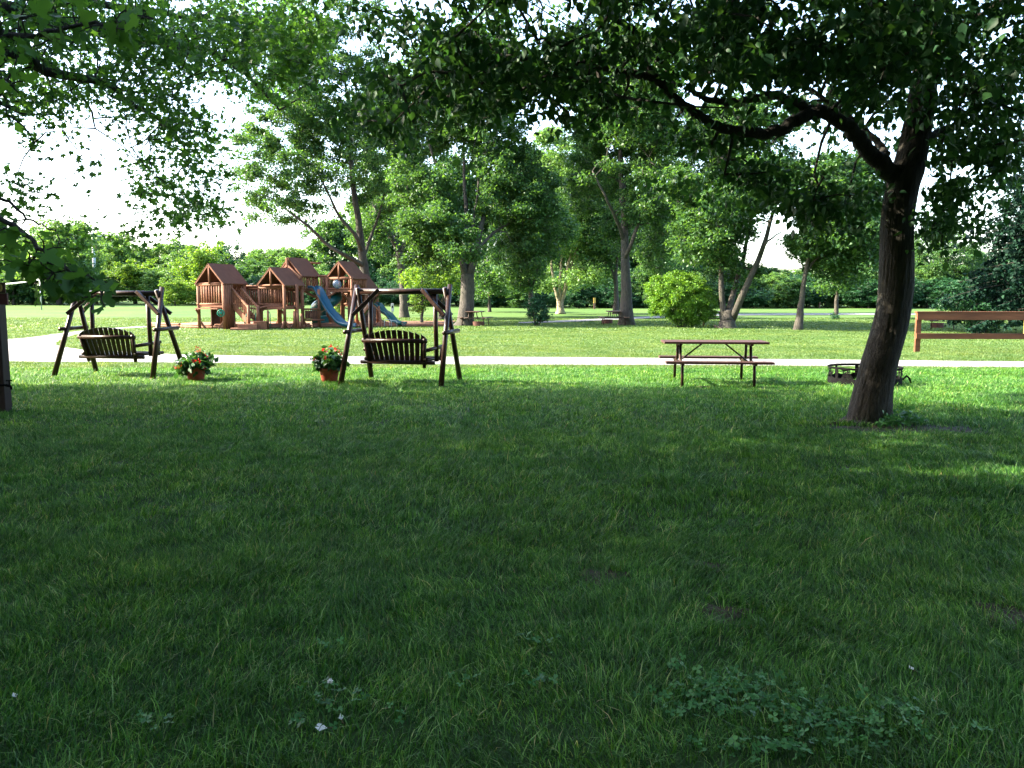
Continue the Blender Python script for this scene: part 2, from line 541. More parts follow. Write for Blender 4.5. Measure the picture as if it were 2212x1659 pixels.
# ground sheet (non-uniform grid)
xs = np.unique(np.concatenate([np.linspace(-900, -120, 14), np.linspace(-120, 120, 97), np.linspace(120, 900, 14)]))
ys = np.unique(np.concatenate([np.linspace(-60, -10, 6), np.linspace(-10, 180, 96), np.linspace(180, 1500, 16)]))
X, Y = np.meshgrid(xs, ys)
Z = gz(X, Y)
V = np.stack([X, Y, Z], -1).reshape(-1, 3)
nx = len(xs)
ii, jj = np.meshgrid(np.arange(nx - 1), np.arange(len(ys) - 1))
a = (jj * nx + ii).ravel()
FF = np.stack([a, a + 1, a + 1 + nx, a + nx], -1).ravel()
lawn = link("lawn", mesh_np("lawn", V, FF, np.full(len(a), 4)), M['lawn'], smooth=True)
tag(lawn, kind='structure')

# main gravel path: outer loop edges as measured on the ground
near_edge = [g2(2600, 797), g2(2212, 794), g2(1650, 790), g2(1106, 788), g2(768, 787), g2(400, 784), g2(16, 781), g2(-300, 778), g2(-420, 760)]
far_right = [g2(2600, 783), g2(2212, 781), g2(1650, 775.5), g2(1106, 771), g2(768, 770.5), g2(560, 769), g2(347, 764.6), g2(230, 761), g2(166, 754), g2(122, 745), g2(132, 734), g2(173, 721), g2(235, 712.5), g2(322, 706.5)]
outer = [g2(-420, 760), g2(-250, 740), g2(14, 733), g2(132, 720), g2(208, 711), g2(312, 704.5)]


def strip(poly, name, z, mat, kind='structure'):
    me = bpy.data.meshes.new(name)
    import bmesh
    bm = bmesh.new()
    vs = [bm.verts.new((p[0], p[1], float(gz(p[0], p[1])) + z)) for p in poly]
    f = bm.faces.new(vs)
    if f.normal.z < 0: f.normal_flip()
    bmesh.ops.triangulate(bm, faces=bm.faces[:])
    bm.normal_update()
    for f in bm.faces:
        if f.normal.z < 0: f.normal_flip()
    bm.to_mesh(me); bm.free()
    o = link(name, me, mat)
    tag(o, kind=kind)
    return o


def wobble(pts, amp, s):
    pts = np.array(pts)
    t = np.arange(len(pts))
    pts[:, 1] += amp * (vnoise(t * 0.7, t * 0 + 3, s) - 0.5) * 2
    return pts


pathA = wobble(curve_pts(near_edge, 14), 0.07, 3)
pathB = wobble(curve_pts(far_right, 14), 0.07, 4)
pathC = wobble(curve_pts(outer, 10), 0.1, 5)
path_poly = np.concatenate([pathA, pathC[1:], pathB[::-1]])
strip(path_poly, "gravel_path", 0.006, M['gravel'])
p2n = [g2(2700, 682), g2(2212, 681.5), g2(1892, 680.5), g2(1587, 682), g2(1421, 687.5), g2(1231, 696), g2(1120, 699)]
p2f = [g2(2700, 679), g2(2212, 678.5), g2(1892, 677.5), g2(1587, 678.5), g2(1421, 683.5), g2(1231, 692), g2(1120, 697)]
path2 = np.concatenate([curve_pts(p2n, 8), curve_pts(p2f, 8)[::-1]])
strip(path2, "far_path", 0.03, M['gravel'])
# grey strip whose colour stands in for shaded grass behind the left field
shaded_edge = [g2(-700, 653.6), g2(0, 652.6), g2(330, 657.5), g2(520, 659.0), g2(520, 657.2), g2(330, 655.6), g2(0, 650.6), g2(-700, 651.4)]
strip(shaded_edge, "shaded_edge", 0.05, M['gravel'])

# play yard ground inside the timber border
yard = [g2(461, 709), g2(968, 703.5), g2(985, 693), g2(420, 696), g2(330, 704)]
strip(yard, "mulch_bed", 0.012, M['stone'])

# bare soil
bare = [(GR(1300, 1245), 0.15), (GR(1560, 1325), 0.14), (GR(1540, 1225), 0.12), (GR(2195, 1335), 0.20), (GR(1960, 928), 0.85), (GR(2040, 930), 0.6), (GR(1840, 925), 0.35), (GR(1525, 836), 0.3), (GR(1640, 840), 0.25)]


def bare_w(x, y):
    w = np.zeros(np.shape(x))
    for p, r in bare:
        k = 0.45 if p.y > 8 else 0.9
        d = np.hypot((x - p.x) / r, (y - p.y) / (r * k)) + 0.9 * (fbm(x * 5, y * 5, 3) - 0.5)
        w = np.maximum(w, np.clip(1.6 - d * 1.3, 0, 1))
    return w


tx, ty = [], []
sp = MB()
for p, r in bare:
    k = 0.45 if p.y > 8 else 0.9
    n = 28
    ring = []
    for i in range(n):
        an = 2 * math.pi * i / n
        rr = r * (0.9 + 0.25 * math.sin(3 * an + p.x) + 0.12 * math.sin(7 * an))
        ring.append((p.x + rr * math.cos(an), p.y + k * rr * math.sin(an), 0.004))
    sp.add([(p.x, p.y, 0.012)] + ring, [(0, i + 1, (i + 1) % n + 1) for i in range(n)])
tag(sp.make("bare_soil", M['soil']), kind='structure')


def blades(y0, y1, dens, w, h, hv, marg, r):
    A = 0.66 * (y1 * y1 - y0 * y0) + 2 * marg * (y1 - y0)
    N = int(A * dens)
    y = np.sqrt(r.random(N) * (y1 * y1 - y0 * y0) + y0 * y0)
    x = (r.random(N) * 2 - 1) * (0.66 * y + marg)
    keep = ~in_poly(x, y, path_poly) & ~in_poly(x, y, path2) & ~in_poly(x, y, yard)
    if y0 < 17:
        keep &= r.random(N) > bare_w(x, y) * 0.82
        den = fbm(x * 5, y * 5, 9, 4)
        keep &= r.random(N) < np.clip(0.50 + (den - 0.30) * 2.6, 0.38, 1)
    x, y = x[keep], y[keep]
    N = len(x)
    hh = h * (0.28 + 0.75 * fbm(x * 1.3, y * 1.3, 21, 3) + 0.75 * fbm(x * 5.5, y * 5.5, 23, 3) ** 1.5) * (1 - hv + 2 * hv * r.random(N))
    tall = r.random(N) < 0.05
    hh = np.where(tall, hh * 1.7 + 0.01, hh)
    az = r.random(N) * 2 * np.pi
    wind = 2 * np.pi * fbm(x * 0.8, y * 0.8, 31, 2)
    lean = hh * (0.2 + 1.35 * r.random(N) ** 1.2)
    la = np.where(r.random(N) < 0.7, az + np.pi / 2, wind * 2)
    ww = w * (0.6 + 0.8 * r.random(N))
    sx, sy = np.cos(az) * ww / 2, np.sin(az) * ww / 2
    lx, ly = np.cos(la) * lean, np.sin(la) * lean
    z0 = gz(x, y) - 0.004
    V = np.empty((N, 5, 3), np.float32)
    V[:, 0] = np.stack([x - sx, y - sy, z0], -1)
    V[:, 1] = np.stack([x + sx, y + sy, z0], -1)
    V[:, 2] = np.stack([x + sx * 0.8 + lx * 0.35, y + sy * 0.8 + ly * 0.35, z0 + hh * 0.6], -1)
    V[:, 3] = np.stack([x - sx * 0.8 + lx * 0.35, y - sy * 0.8 + ly * 0.35, z0 + hh * 0.6], -1)
    V[:, 4] = np.stack([x + lx, y + ly, z0 + hh * 0.95], -1)
    return V


r = np.random.default_rng(3)
def grass_object(name, parts, mat, label):
    V = np.concatenate(parts)
    N = len(V)
    o5 = (np.arange(N, dtype=np.int32) * 5)[:, None]
    FF = (np.array([0, 1, 2, 3, 3, 2, 4], np.int32)[None, :] + o5).ravel()
    g = link(name, mesh_np(name, V.reshape(-1, 3), FF, np.tile(np.array([4, 3], np.int32), N)), mat)
    tag(g, label, "grass", kind='stuff')
    print(name, N)


grass_object("grass", [blades(1.7, 5.2, 11500, 0.0036, 0.047, 0.35, 2.1, r), blades(5.2, 9.5, 6500, 0.0052, 0.048, 0.35, 2.2, r), blades(9.5, 17.6, 3000, 0.008, 0.048, 0.35, 2.6, r)],
             M['grass'], "uneven shaded green lawn grass on the near side of the gravel path")
grass_object("mown_grass", [blades(17.6, 26, 1500, 0.010, 0.030, 0.3, 2, r), blades(26, 38, 500, 0.017, 0.028, 0.3, 3, r), blades(38, 60, 110, 0.04, 0.035, 0.3, 3, r)],
             M['mown'], "short pale sunlit mown grass beyond the gravel path")

# ------------------------------------------------------------------ trees
def jitter_path(pts, n, amp, r):
    """resample a polyline smoothly with small kinks"""
    C = curve_pts([tuple(p) for p in pts], max(2, n // max(1, len(pts) - 1)))
    k = r.normal(size=C.shape) * amp
    k[0] = 0; k[-1] = 0
    return C + k


def tree_wood(limbs, twigs, name, mat, parent, n=9):
    mb = MB()
    for pts, ra in limbs:
        mb.path([Vector(p) for p in pts], list(ra), n)
    for pts, ra in twigs:
        mb.path([Vector(p) for p in pts], list(ra), 5, caps=False)
    return mb.make(name, mat, parent, smooth=True)


def clump_field(ells, n, r, shell=0.33, flat=1.0):
    """clump centres inside a set of ellipsoids (c, (rx, ry, rz)) in proportion to volume"""
    vol = np.array([e[1][0] * e[1][1] * e[1][2] for e in ells]); vol = vol / vol.sum()
    which = r.choice(len(ells), n, p=vol)
    d = unit(r.normal(size=(n, 3)))
    rad = r.random(n) ** shell
    c = np.array([e[0] for e in ells])[which]
    s = np.array([e[1] for e in ells])[which]
    return c + d * rad[:, None] * s


def clump_leaves(C, per, rad, r, flat=0.55):
    n = len(C)
    cnt = np.maximum(3, (per * (0.4 + 1.2 * r.random(n))).astype(int))
    idx = np.repeat(np.arange(n), cnt)
    rr = (rad * (0.6 + 0.8 * r.random(n)))[idx][:, None]
    d = unit(r.normal(size=(len(idx), 3))) * (r.random(len(idx)) ** 0.5)[:, None]
    return C[idx] + d * rr * np.array([1, 1, flat]), idx


def connect(C, limbs, r, sag=0.15, r0=0.035, every=1, maxlen=None):
    """thin branches from the limbs out to the clumps, each forking off the nearest wood already there"""
    LP = np.concatenate([np.asarray(p, float)[len(p) // 4:] for p, _ in limbs])
    LR = np.concatenate([np.asarray(a, float)[len(a) // 4:] for p, a in limbs])
    C = np.asarray(C)[::every]
    dl = np.array([np.linalg.norm(LP - c, axis=1).min() for c in C])
    order = np.argsort(dl)
    n0 = len(LP)
    pool = np.empty((n0 + len(C), 3)); pool[:n0] = LP
    base = np.zeros(n0 + len(C))            # distance along the wood back to a limb
    m = n0
    out = []
    for q in order:
        c = C[q]
        d = np.linalg.norm(pool[:m] - c, axis=1)
        i = int(np.argmin(d + np.maximum(0, pool[:m, 2] - c[2]) * 0.5 + base[:m] * 0.25))
        a = pool[i]; L = d[i]
        pool[m] = c; base[m] = base[i] + L; m += 1
        if maxlen is not None and L > maxlen: continue
        m1 = a + (c - a) * 0.5 + np.array([0, 0, L * sag]) + r.normal(size=3) * L * 0.07
        R0 = r0 * 1.1 / (1 + 0.5 * base[i])
        if i < n0: R0 = min(R0, LR[i] * 0.8 + 0.004)
        out.append(([a, m1, c], (R0, R0 * 0.75, R0 * 0.5)))
    return out


def px_tree(name, label, base, d, limbs, ells, nclump, per, crad, lsize, leafm, barkm='bark', group=None, cat="tree",
            seed=1, up=0.8, droop=0.4, tmpl=RHOMB, twig_every=1, shell=0.4, gap=0.0, extra=None):
    """a tree standing d metres ahead; limbs and crown measured on the picture, depths real.
    limbs: (points [(u, v, depth offset)], radius at start in px, radius at end in px)
    ells: (u, v, half width px, half height px, depth offset m, half depth m)"""
    r = np.random.default_rng(seed)
    b = GR(*base) if d is None else P(base[0], base[1], d)
    d = b.y
    b = Vector((b.x, b.y, float(gz(b.x, b.y))))
    root = empty(name, b, 0, label, cat, group)
    s = d / FPX
    L = []
    for k, (pts, r0, r1) in enumerate(limbs):
        W = []
        for q in pts:
            dd = q[2] if len(q) > 2 else 0
            p = P(q[0], q[1], d + dd) - b
            W.append((p.x, p.y, p.z))
        if k == 0:
            W[0] = (W[0][0], W[0][1], -0.15)
        C = jitter_path(W, 12, 0.02 * s * 30, r)
        t = np.linspace(0, 1, len(C))
        ra = (r0 * (1 - t) + r1 * t) * s
        if k == 0:
            ra = ra * (1 + 0.75 * np.exp(-t * 9))
        L.append((C, ra))
    E = []
    for (u, v, ru, rv, dd, rd) in ells:
        p = P(u, v, d + dd) - b
        E.append(((p.x, p.y, p.z), (ru * s, rd, rv * s)))
    C = clump_field(E, nclump, r, shell)
    C = C[C[:, 2] > 0.6]
    if gap > 0:
        g = fbm(C[:, 0] / 2.2 + 9, C[:, 2] / 2.0 + C[:, 1] / 3.0, seed, 2)
        C = C[g > np.quantile(g, gap)]
    tw = connect(C, L, r, every=twig_every, r0=0.02 + s * 0.6)
    tree_wood(L, tw, "trunk", M[barkm], root, 10)
    LV, idx = clump_leaves(C, per, crad, r)
    leaf_object("crown", LV, lsize, tmpl, M[leafm], root, r, up=up, droop=droop)
    return root


px_tree("maple_tree", "tall thin-leaved maple rising behind the playset, sky showing through its limbs", (800, 695), None,
        [([(802, 695), (797, 640), (788, 590), (781, 535), (775, 470), (762, 400), (756, 300), (752, 200)], 12, 3),
         ([(786, 575), (760, 560, -1), (733, 545, -2), (700, 522, -2), (665, 488, -3), (620, 455, -3), (590, 430, -3)], 5.5, 1.5),
         ([(783, 545), (765, 505, -1), (735, 470, -1), (712, 425, -2), (690, 380, -2)], 5, 1.5),
         ([(784, 560), (805, 500, 1), (826, 440, 1), (830, 380, 1)], 4, 1.5)],
        [(640, 400, 105, 85, -2, 3.5), (560, 350, 70, 75, -2, 3), (745, 320, 120, 120, 0, 4.5), (640, 270, 120, 90, 0, 4), (620, 470, 75, 35, -2.5, 2.5), (720, 180, 130, 120, 0, 4), (830, 410, 55, 90, 1, 3), (560, 450, 40, 40, -2, 2), (650, 120, 120, 90, 0, 4), (700, 20, 120, 80, 0, 4)],
        820, 150, 0.62, 0.155, 'leaf_mid', seed=11, gap=0.22)
px_tree("maple_tree", "dark forked trunk just right of the playset roofs, bearing a grey box", (873, 686), None,
        [([(873, 686), (872, 640), (869, 595), (863, 545)], 8.5, 8),
         ([(863, 548), (845, 510), (826, 478), (805, 440), (792, 385), (785, 320)], 6.5, 1.5),
         ([(864, 546), (877, 515), (874, 450), (862, 380), (858, 300)], 5, 1.5)],
        [(835, 400, 75, 120, 0, 4.5), (905, 360, 60, 120, 1, 4), (868, 560, 62, 35, 2, 3), (850, 240, 100, 90, 0, 4), (800, 500, 40, 60, 0, 3)],
        500, 140, 0.72, 0.17, 'leaf_mid', seed=12, gap=0.22)
px_tree("maple_tree", "broad old maple with thick flared trunk and many upright limbs, right of the swing", (1003, 703), None,
        [([(1003, 703), (1006, 680), (1009, 640), (1010, 592)], 17.5, 14),
         ([(1008, 600), (997, 560), (985, 525, 1), (978, 470, 2), (962, 400, 3), (935, 335, 3), (910, 260, 3)], 8, 2),
         ([(1009, 600), (1010, 540, 1), (1008, 470, 2), (1003, 380, 3), (1000, 250, 3)], 8, 2),
         ([(1013, 600), (1025, 560, 0), (1035, 510, 1), (1050, 450, 2), (1078, 385, 3), (1100, 300, 3)], 9, 2),
         ([(1012, 600), (1018, 560, 0), (1020, 500, 1), (1030, 430, 2), (1035, 350, 3)], 5, 1.5),
         ([(990, 540), (955, 500, 1), (915, 470, 2), (880, 440, 3)], 4, 1.2),
         ([(1030, 540), (1065, 505, 1), (1105, 480, 2), (1150, 470, 2)], 4, 1.2)],
        [(985, 415, 95, 70, 1.5, 3.2), (900, 500, 45, 42, 0, 3), (1075, 540, 75, 45, 1.5, 2.6), (1110, 400, 90, 90, 2.5, 3.2), (1000, 300, 140, 90, 2.5, 3.4), (925, 560, 55, 42, 1, 3), (1000, 500, 60, 60, -2, 1.5), (1000, 160, 150, 90, 2.5, 3.2), (1155, 540, 45, 55, 2, 2.4), (960, 480, 60, 60, 0, 3), (895, 400, 60, 80, 2, 3), (1150, 470, 60, 80, 2.5, 3), (1000, 430, 70, 90, 1, 2.5)],
        1150, 170, 0.62, 0.155, 'leaf_mid', seed=13, gap=0.26)
px_tree("slender_tree", "slim leafy tree well behind the gap between straight grey trunk and multi-stemmed tree", (1425, 676), None,
        [([(1425, 676), (1427, 630), (1430, 560), (1434, 480), (1436, 380)], 4.5, 1.5)],
        [(1430, 470, 60, 80, 0, 4), (1440, 350, 70, 80, 0, 4), (1410, 560, 40, 40, 0, 3)], 300, 110, 0.9, 0.2, 'leaf_mid', seed=27, gap=0.2)
px_tree("leaning_tree", "small crooked tree with pale yellow-green leaves between swing beam and old maple", (955, 690), None,
        [([(957, 690), (952, 668), (960, 645), (975, 620), (985, 590)], 6, 1.5),
         ([(954, 672), (945, 640), (930, 610), (915, 590)], 3.5, 1)],
        [(925, 590, 62, 42, 0, 3), (975, 600, 40, 40, 0, 2.5), (905, 640, 22, 30, 0, 1.2)],
        90, 90, 0.7, 0.16, 'leaf_yellow', seed=14)
px_tree("sapling", "young sapling with yellow-tipped leaves beside the end of the timber border", (911, 697), None,
        [([(911, 697), (912, 660), (910, 620), (912, 600)], 3, 0.8)],
        [(905, 655, 16, 30, 0, 0.6), (918, 630, 16, 30, 0, 0.6)], 36, 60, 0.3, 0.12, 'leaf_yellow', seed=15)
px_tree("slender_tree", "slender pale-trunked tree at far lawn edge between old maple and small dark shrub", (1057, 674), None,
        [([(1057, 674), (1057, 640), (1055, 600), (1052, 560)], 3.2, 1)],
        [(1060, 600, 62, 42, 0, 4)], 70, 90, 1.0, 0.24, 'leaf_mid', seed=16)
px_tree("slender_tree", "thin dark double-stemmed tree right behind the small dark shrub", (1148, 684), None,
        [([(1148, 684), (1147, 640), (1144, 600), (1140, 560), (1138, 500)], 5.5, 1.5), ([(1147, 630), (1158, 590), (1166, 550), (1170, 500)], 3, 1)],
        [(1130, 540, 70, 60, 0, 4), (1180, 480, 60, 80, 0, 4), (1120, 600, 50, 22, 0, 3)],
        280, 130, 0.9, 0.2, 'leaf_mid', seed=17, gap=0.1)
px_tree("vase_tree", "vase-shaped tree with three stems from one sunlit base, low yellow-green leaves", (1210, 678), None,
        [([(1210, 678), (1210, 662), (1209, 648)], 8.5, 7),
         ([(1208, 655), (1198, 620), (1192, 580), (1190, 520), (1186, 440)], 4, 1.5),
         ([(1210, 652), (1210, 610), (1214, 560), (1218, 480), (1216, 400)], 4, 1.5),
         ([(1212, 656), (1222, 620), (1228, 570), (1240, 520), (1250, 440)], 5, 1.5),
         ([(1226, 600), (1238, 560), (1255, 520)], 2.5, 1)],
        [(1205, 470, 70, 80, 0, 5), (1255, 590, 48, 38, -1, 3.5), (1170, 600, 34, 24, -1, 3), (1250, 500, 50, 70, 1, 4), (1210, 360, 90, 80, 0, 5), (1180, 540, 40, 40, 1, 3)],
        460, 130, 0.9, 0.20, 'leaf_far', 'bark_pale', seed=18, gap=0.15)
px_tree("slender_tree", "slim dark tree standing close behind the straight grey trunk left of the round bush", (1331, 678), None,
        [([(1331, 678), (1331, 640), (1330, 590), (1334, 540), (1332, 460)], 6, 1.5), ([(1331, 620), (1322, 580), (1312, 530), (1306, 470)], 3, 1)],
        [(1310, 470, 75, 90, 0, 5), (1290, 590, 40, 30, 0, 3), (1440, 480, 50, 70, 2, 4)], 380, 130, 0.95, 0.2, 'leaf_mid', seed=19, gap=0.2)
px_tree("maple_tree", "maple with a single straight thick grey trunk between picnic table and round bush", (1353, 702), None,
        [([(1353, 703), (1353, 660), (1352, 600), (1350, 540), (1347, 470), (1343, 400), (1340, 320), (1336, 200)], 12.5, 3),
         ([(1350, 560), (1366, 520, -1), (1382, 470, -1), (1396, 410, -2), (1402, 340, -2)], 5, 1.5),
         ([(1348, 520), (1330, 470, -1), (1305, 420, -2), (1280, 370, -2)], 4.5, 1.5),
         ([(1343, 420), (1360, 360, 1), (1370, 290, 1)], 4, 1.5)],
        [(1328, 505, 42, 50, 2.5, 2), (1300, 400, 90, 80, 5, 2.8), (1395, 430, 55, 70, -1, 3.5), (1330, 290, 110, 100, 0, 5), (1345, 170, 130, 90, 0, 5), (1245, 340, 60, 70, 0, 3.5), (1430, 370, 50, 70, 1, 3), (1400, 250, 80, 90, 0, 4)],
        760, 160, 0.62, 0.155, 'leaf_mid', seed=20, gap=0.25)
px_tree("multi_stemmed_tree", "tree with several bare stems spreading from a gnarled base, right of the round bush", (1570, 709), None,
        [([(1570, 710), (1572, 690), (1574, 668)], 19, 13),
         ([(1566, 695), (1560, 650), (1557, 600), (1556, 540), (1552, 470), (1545, 400)], 7.5, 2),
         ([(1572, 680), (1585, 630, 1), (1600, 580, 1), (1612, 530, 1), (1625, 460, 1), (1632, 380, 1)], 7, 2),
         ([(1582, 690), (1603, 640, -1), (1628, 585, -1), (1648, 535, -1), (1664, 480, -1), (1680, 420, -1), (1690, 350, -1)], 8, 2),
         ([(1560, 560), (1530, 520), (1505, 480)], 3, 1),
         ([(1640, 550, -1), (1660, 520, -2), (1690, 500, -2)], 3, 1)],
        [(1520, 480, 65, 80, 0, 3.5), (1590, 400, 90, 70, 0, 4), (1560, 560, 40, 45, 1, 2.5), (1680, 400, 60, 60, -1, 3), (1590, 290, 130, 70, 0, 4), (1615, 590, 38, 30, 1, 2), (1480, 400, 70, 60, 1, 3), (1500, 530, 50, 40, 1, 2.5), (1580, 490, 50, 50, 1, 3)],
        760, 150, 0.58, 0.15, 'leaf_mid', seed=21, gap=0.28)
px_tree("leaning_tree", "slim tree leaning right, its dark bare trunk midway between round bush and large near trunk", (1725, 713), None,
        [([(1724, 713), (1728, 680), (1731, 650), (1737, 610), (1746, 560), (1752, 510), (1757, 450), (1762, 380)], 7.5, 2),
         ([(1742, 585), (1765, 560), (1795, 545), (1825, 530)], 3, 1), ([(1748, 550), (1732, 510), (1722, 470)], 2.5, 1)],
        [(1800, 500, 75, 70, 0, 3.5), (1840, 570, 55, 40, 0, 2.5), (1760, 400, 75, 60, 0, 3.5), (1735, 520, 26, 40, 0, 1.5), (1870, 480, 50, 80, 1, 3), (1830, 390, 80, 60, 1, 3), (1790, 560, 40, 40, 1, 2)],
        620, 150, 0.55, 0.145, 'leaf_mid', seed=22, gap=0.12)
px_tree("slender_tree", "thin tree with a short dark trunk standing on the far path's near side", (1806, 688), None,
        [([(1806, 688), (1807, 650), (1812, 610), (1815, 560)], 5, 1.5)],
        [(1825, 570, 60, 45, 0, 3.5), (1800, 620, 28, 14, 0, 2)], 90, 110, 0.8, 0.2, 'leaf_mid', seed=23)
px_tree("slender_tree", "small tree with reddish sunlit trunk at the hedge edge left of large near trunk", (1858, 665), None,
        [([(1858, 666), (1859, 640), (1862, 615), (1862, 580)], 4, 1.5)],
        [(1860, 600, 55, 42, 0, 5)], 80, 100, 1.2, 0.3, 'leaf_mid', 'bark_pale', seed=24)
px_tree("round_crowned_tree", "dense grey-green round tree in the gap right of the large near trunk", (2035, 664), None,
        [([(2035, 664), (2034, 640), (2032, 600), (2030, 550)], 4, 1.5)],
        [(2030, 560, 80, 72, 0, 6), (2060, 610, 60, 36, 0, 5), (1985, 610, 40, 40, 0, 4)], 260, 130, 1.0, 0.26, 'leaf_mid', seed=25)
px_tree("pine_tree", "thin open pine with reddish trunk above and behind the round bush", (1472, 666), None,
        [([(1472, 666), (1473, 600), (1473, 540), (1473, 480), (1472, 440)], 3, 0.8)],
        [(1472, 560, 58, 30, 0, 5), (1472, 500, 36, 36, 0, 3.5), (1472, 455, 16, 20, 0, 2)], 120, 110, 1.0, 0.24, 'leaf_deep', seed=26, gap=0.15)


# shrubs ------------------------------------------------------------
def shrub(name, label, base, ells, n, per, crad, ls, leafm, seed, stems=6, up=0.6, droop=0.2, shell=0.25, group=None, cat="shrub"):
    r = np.random.default_rng(seed)
    b = GR(*base); d = b.y; s = d / FPX
    root = empty(name, b, 0, label, cat, group)
    E = []
    for (u, v, ru, rv, dd, rd) in ells:
        p = P(u, v, d + dd) - b
        E.append(((p.x, p.y, p.z), (ru * s, rd, rv * s)))
    C = clump_field(E, n, r, shell)
    C = C[C[:, 2] > 0.12]
    L = []
    for k in range(stems):
        a = 2 * math.pi * k / stems
        e = E[k % len(E)]
        tip = np.array(e[0]) + np.array([math.cos(a) * e[1][0] * 0.5, math.sin(a) * e[1][1] * 0.5, e[1][2] * 0.3])
        st = np.array([math.cos(a) * 0.12, math.sin(a) * 0.12, -0.05])
        pts = jitter_path([tuple(st), tuple(st * 0.5 + tip * 0.5 + np.array([0, 0, 0.1])), tuple(tip)], 8, 0.02, r)
        L.append((pts, np.linspace(0.035, 0.012, len(pts))))
    tw = connect(C, L, r, every=2, r0=0.012)
    tree_wood(L, tw, "stem", M['bark'], root, 6)
    LV, idx = clump_leaves(C, per, crad, r, 0.8)
    leaf_object("foliage", LV, ls, RHOMB, M[leafm], root, r, up=up, droop=droop)
    return root


shrub("round_bush", "large rounded bright green bush standing alone on the lawn", (1472, 707),
      [(1468, 640, 66, 50, 0, 1.5), (1430, 635, 36, 42, 0, 1.0), (1505, 655, 38, 44, 0, 1.1), (1485, 682, 42, 22, 0, 1.0), (1450, 608, 40, 22, 0.1, 0.9), (1420, 655, 26, 30, 0.2, 0.7), (1490, 610, 28, 20, 0.2, 0.7), (1530, 680, 18, 18, 0, 0.6), (1410, 625, 16, 18, 0.2, 0.5)],
      640, 75, 0.21, 0.078, 'leaf_bush', 31, 10)
shrub("small_shrub", "small dark upright shrub on the lawn left of the vase-shaped tree", (1160, 703),
      [(1160, 672, 22, 26, 0, 0.5), (1150, 660, 16, 18, 0, 0.4), (1176, 684, 16, 10, 0, 0.4)], 90, 45, 0.17, 0.085, 'leaf_deep', 32, 6)
shrub("spreading_shrub", "spreading dark shrub with sunlit top behind the two-rail fence", (2118, 720),
      [(2118, 668, 62, 22, 0, 1.1), (2062, 658, 42, 15, 0, 0.8), (2170, 666, 28, 14, 0, 0.7), (2122, 702, 34, 20, 0, 0.7), (2090, 645, 40, 10, 0.2, 0.7)],
      230, 60, 0.22, 0.085, 'leaf_deep', 33, 9)


# dark layered spruce at the right edge
def spruce(name, label, base, d, H, R, leafm, seed):
    r = np.random.default_rng(seed)
    b = P(base[0], base[1], d); b = Vector((b.x, b.y, float(gz(b.x, b.y))))
    root = empty(name, b, 0, label, "tree")
    mb = MB(); mb.path([(0, 0, -0.1), (0.05, 0, H * 0.5), (0, 0, H)], [0.26, 0.15, 0.02], 8)
    LV = []
    z = 1.2
    while z < H - 0.3:
        rr = R * (1 - z / H) ** 0.75 * (0.75 + 0.4 * r.random())
        nb = int(9 + 6 * (1 - z / H))
        a0 = r.random() * 6.28
        for k in range(nb):
            a = a0 + 2 * math.pi * k / nb + r.normal() * 0.15
            L = rr * (0.7 + 0.45 * r.random())
            zz = z + r.normal() * 0.15
            pts = []
            for t in np.linspace(0, 1, 6):
                pts.append((math.cos(a) * L * t, math.sin(a) * L * t, zz + 0.25 * t - 0.75 * L * 0.35 * t * t + 0.12 * (t ** 4)))
            mb.path(pts, [0.03, 0.025, 0.02, 0.015, 0.01, 0.006], 4, caps=False)
            n = int(70 * L)
            t = r.random(n) ** 0.6
            w = (1 - t) * 0.5 + 0.25
            px = np.interp(t, np.linspace(0, 1, 6), [p[0] for p in pts]) + r.normal(size=n) * 0.24 * w
            py = np.interp(t, np.linspace(0, 1, 6), [p[1] for p in pts]) + r.normal(size=n) * 0.24 * w
            pz = np.interp(t, np.linspace(0, 1, 6), [p[2] for p in pts]) - np.abs(r.normal(size=n)) * 0.16
            LV.append(np.stack([px, py, pz], -1))
        z += 0.42
    mb.make("trunk", M['bark'], root, smooth=True)
    leaf_object("crown", np.concatenate(LV), 0.17, RHOMB, M[leafm], root, r, up=0.5, droop=0.7)
    return root


spruce("spruce_tree", "dark blue-green layered spruce at the right edge behind the fence", (2258, 700), 34.0, 11.5, 3.9, 'needle', 41)

# distant trees: a few crown shapes, copied --------------------------------
def unit_tree(name, seed, leafm, lobes, n=260, per=60, ls=0.030, trunk=True):
    """tree of height about 1"""
    r = np.random.default_rng(seed)
    root = empty(name, (0, 0, 0))
    E = []
    for k in range(lobes):
        a = r.random() * 6.28; q = 0.22 * r.random() ** 0.5
        zc = 0.30 + 0.52 * r.random()
        s = 0.17 + 0.10 * r.random()
        if zc > 0.6: q *= 0.6
        E.append(((q * math.cos(a) * 1.2, q * math.sin(a) * 1.2, zc), (s, s, s * 0.8)))
    E.append(((0, 0, 0.46), (0.28, 0.28, 0.42)))
    for k in range(4):
        a = r.random() * 6.28
        E.append(((0.22 * math.cos(a), 0.22 * math.sin(a), 0.18), (0.16, 0.16, 0.16)))
    C = clump_field(E, n, r, 0.3)
    C = C[C[:, 2] > 0.04]
    L = [(jitter_path([(0, 0, -0.02), (0.01, 0, 0.25), (0, 0.01, 0.6)], 8, 0.004, r), np.linspace(0.028, 0.010, 9))]
    L[0] = (L[0][0], np.linspace(0.028, 0.010, len(L[0][0])))
    tree_wood(L, connect(C, L, r, every=3, r0=0.006), "trunk", M['bark'], root, 6)
    LV, idx = clump_leaves(C, per, 0.062, r, 0.7)
    leaf_object("crown", LV, ls, RHOMB, M[leafm], root, r, up=0.7, droop=0.3)
    return root


protos = {}


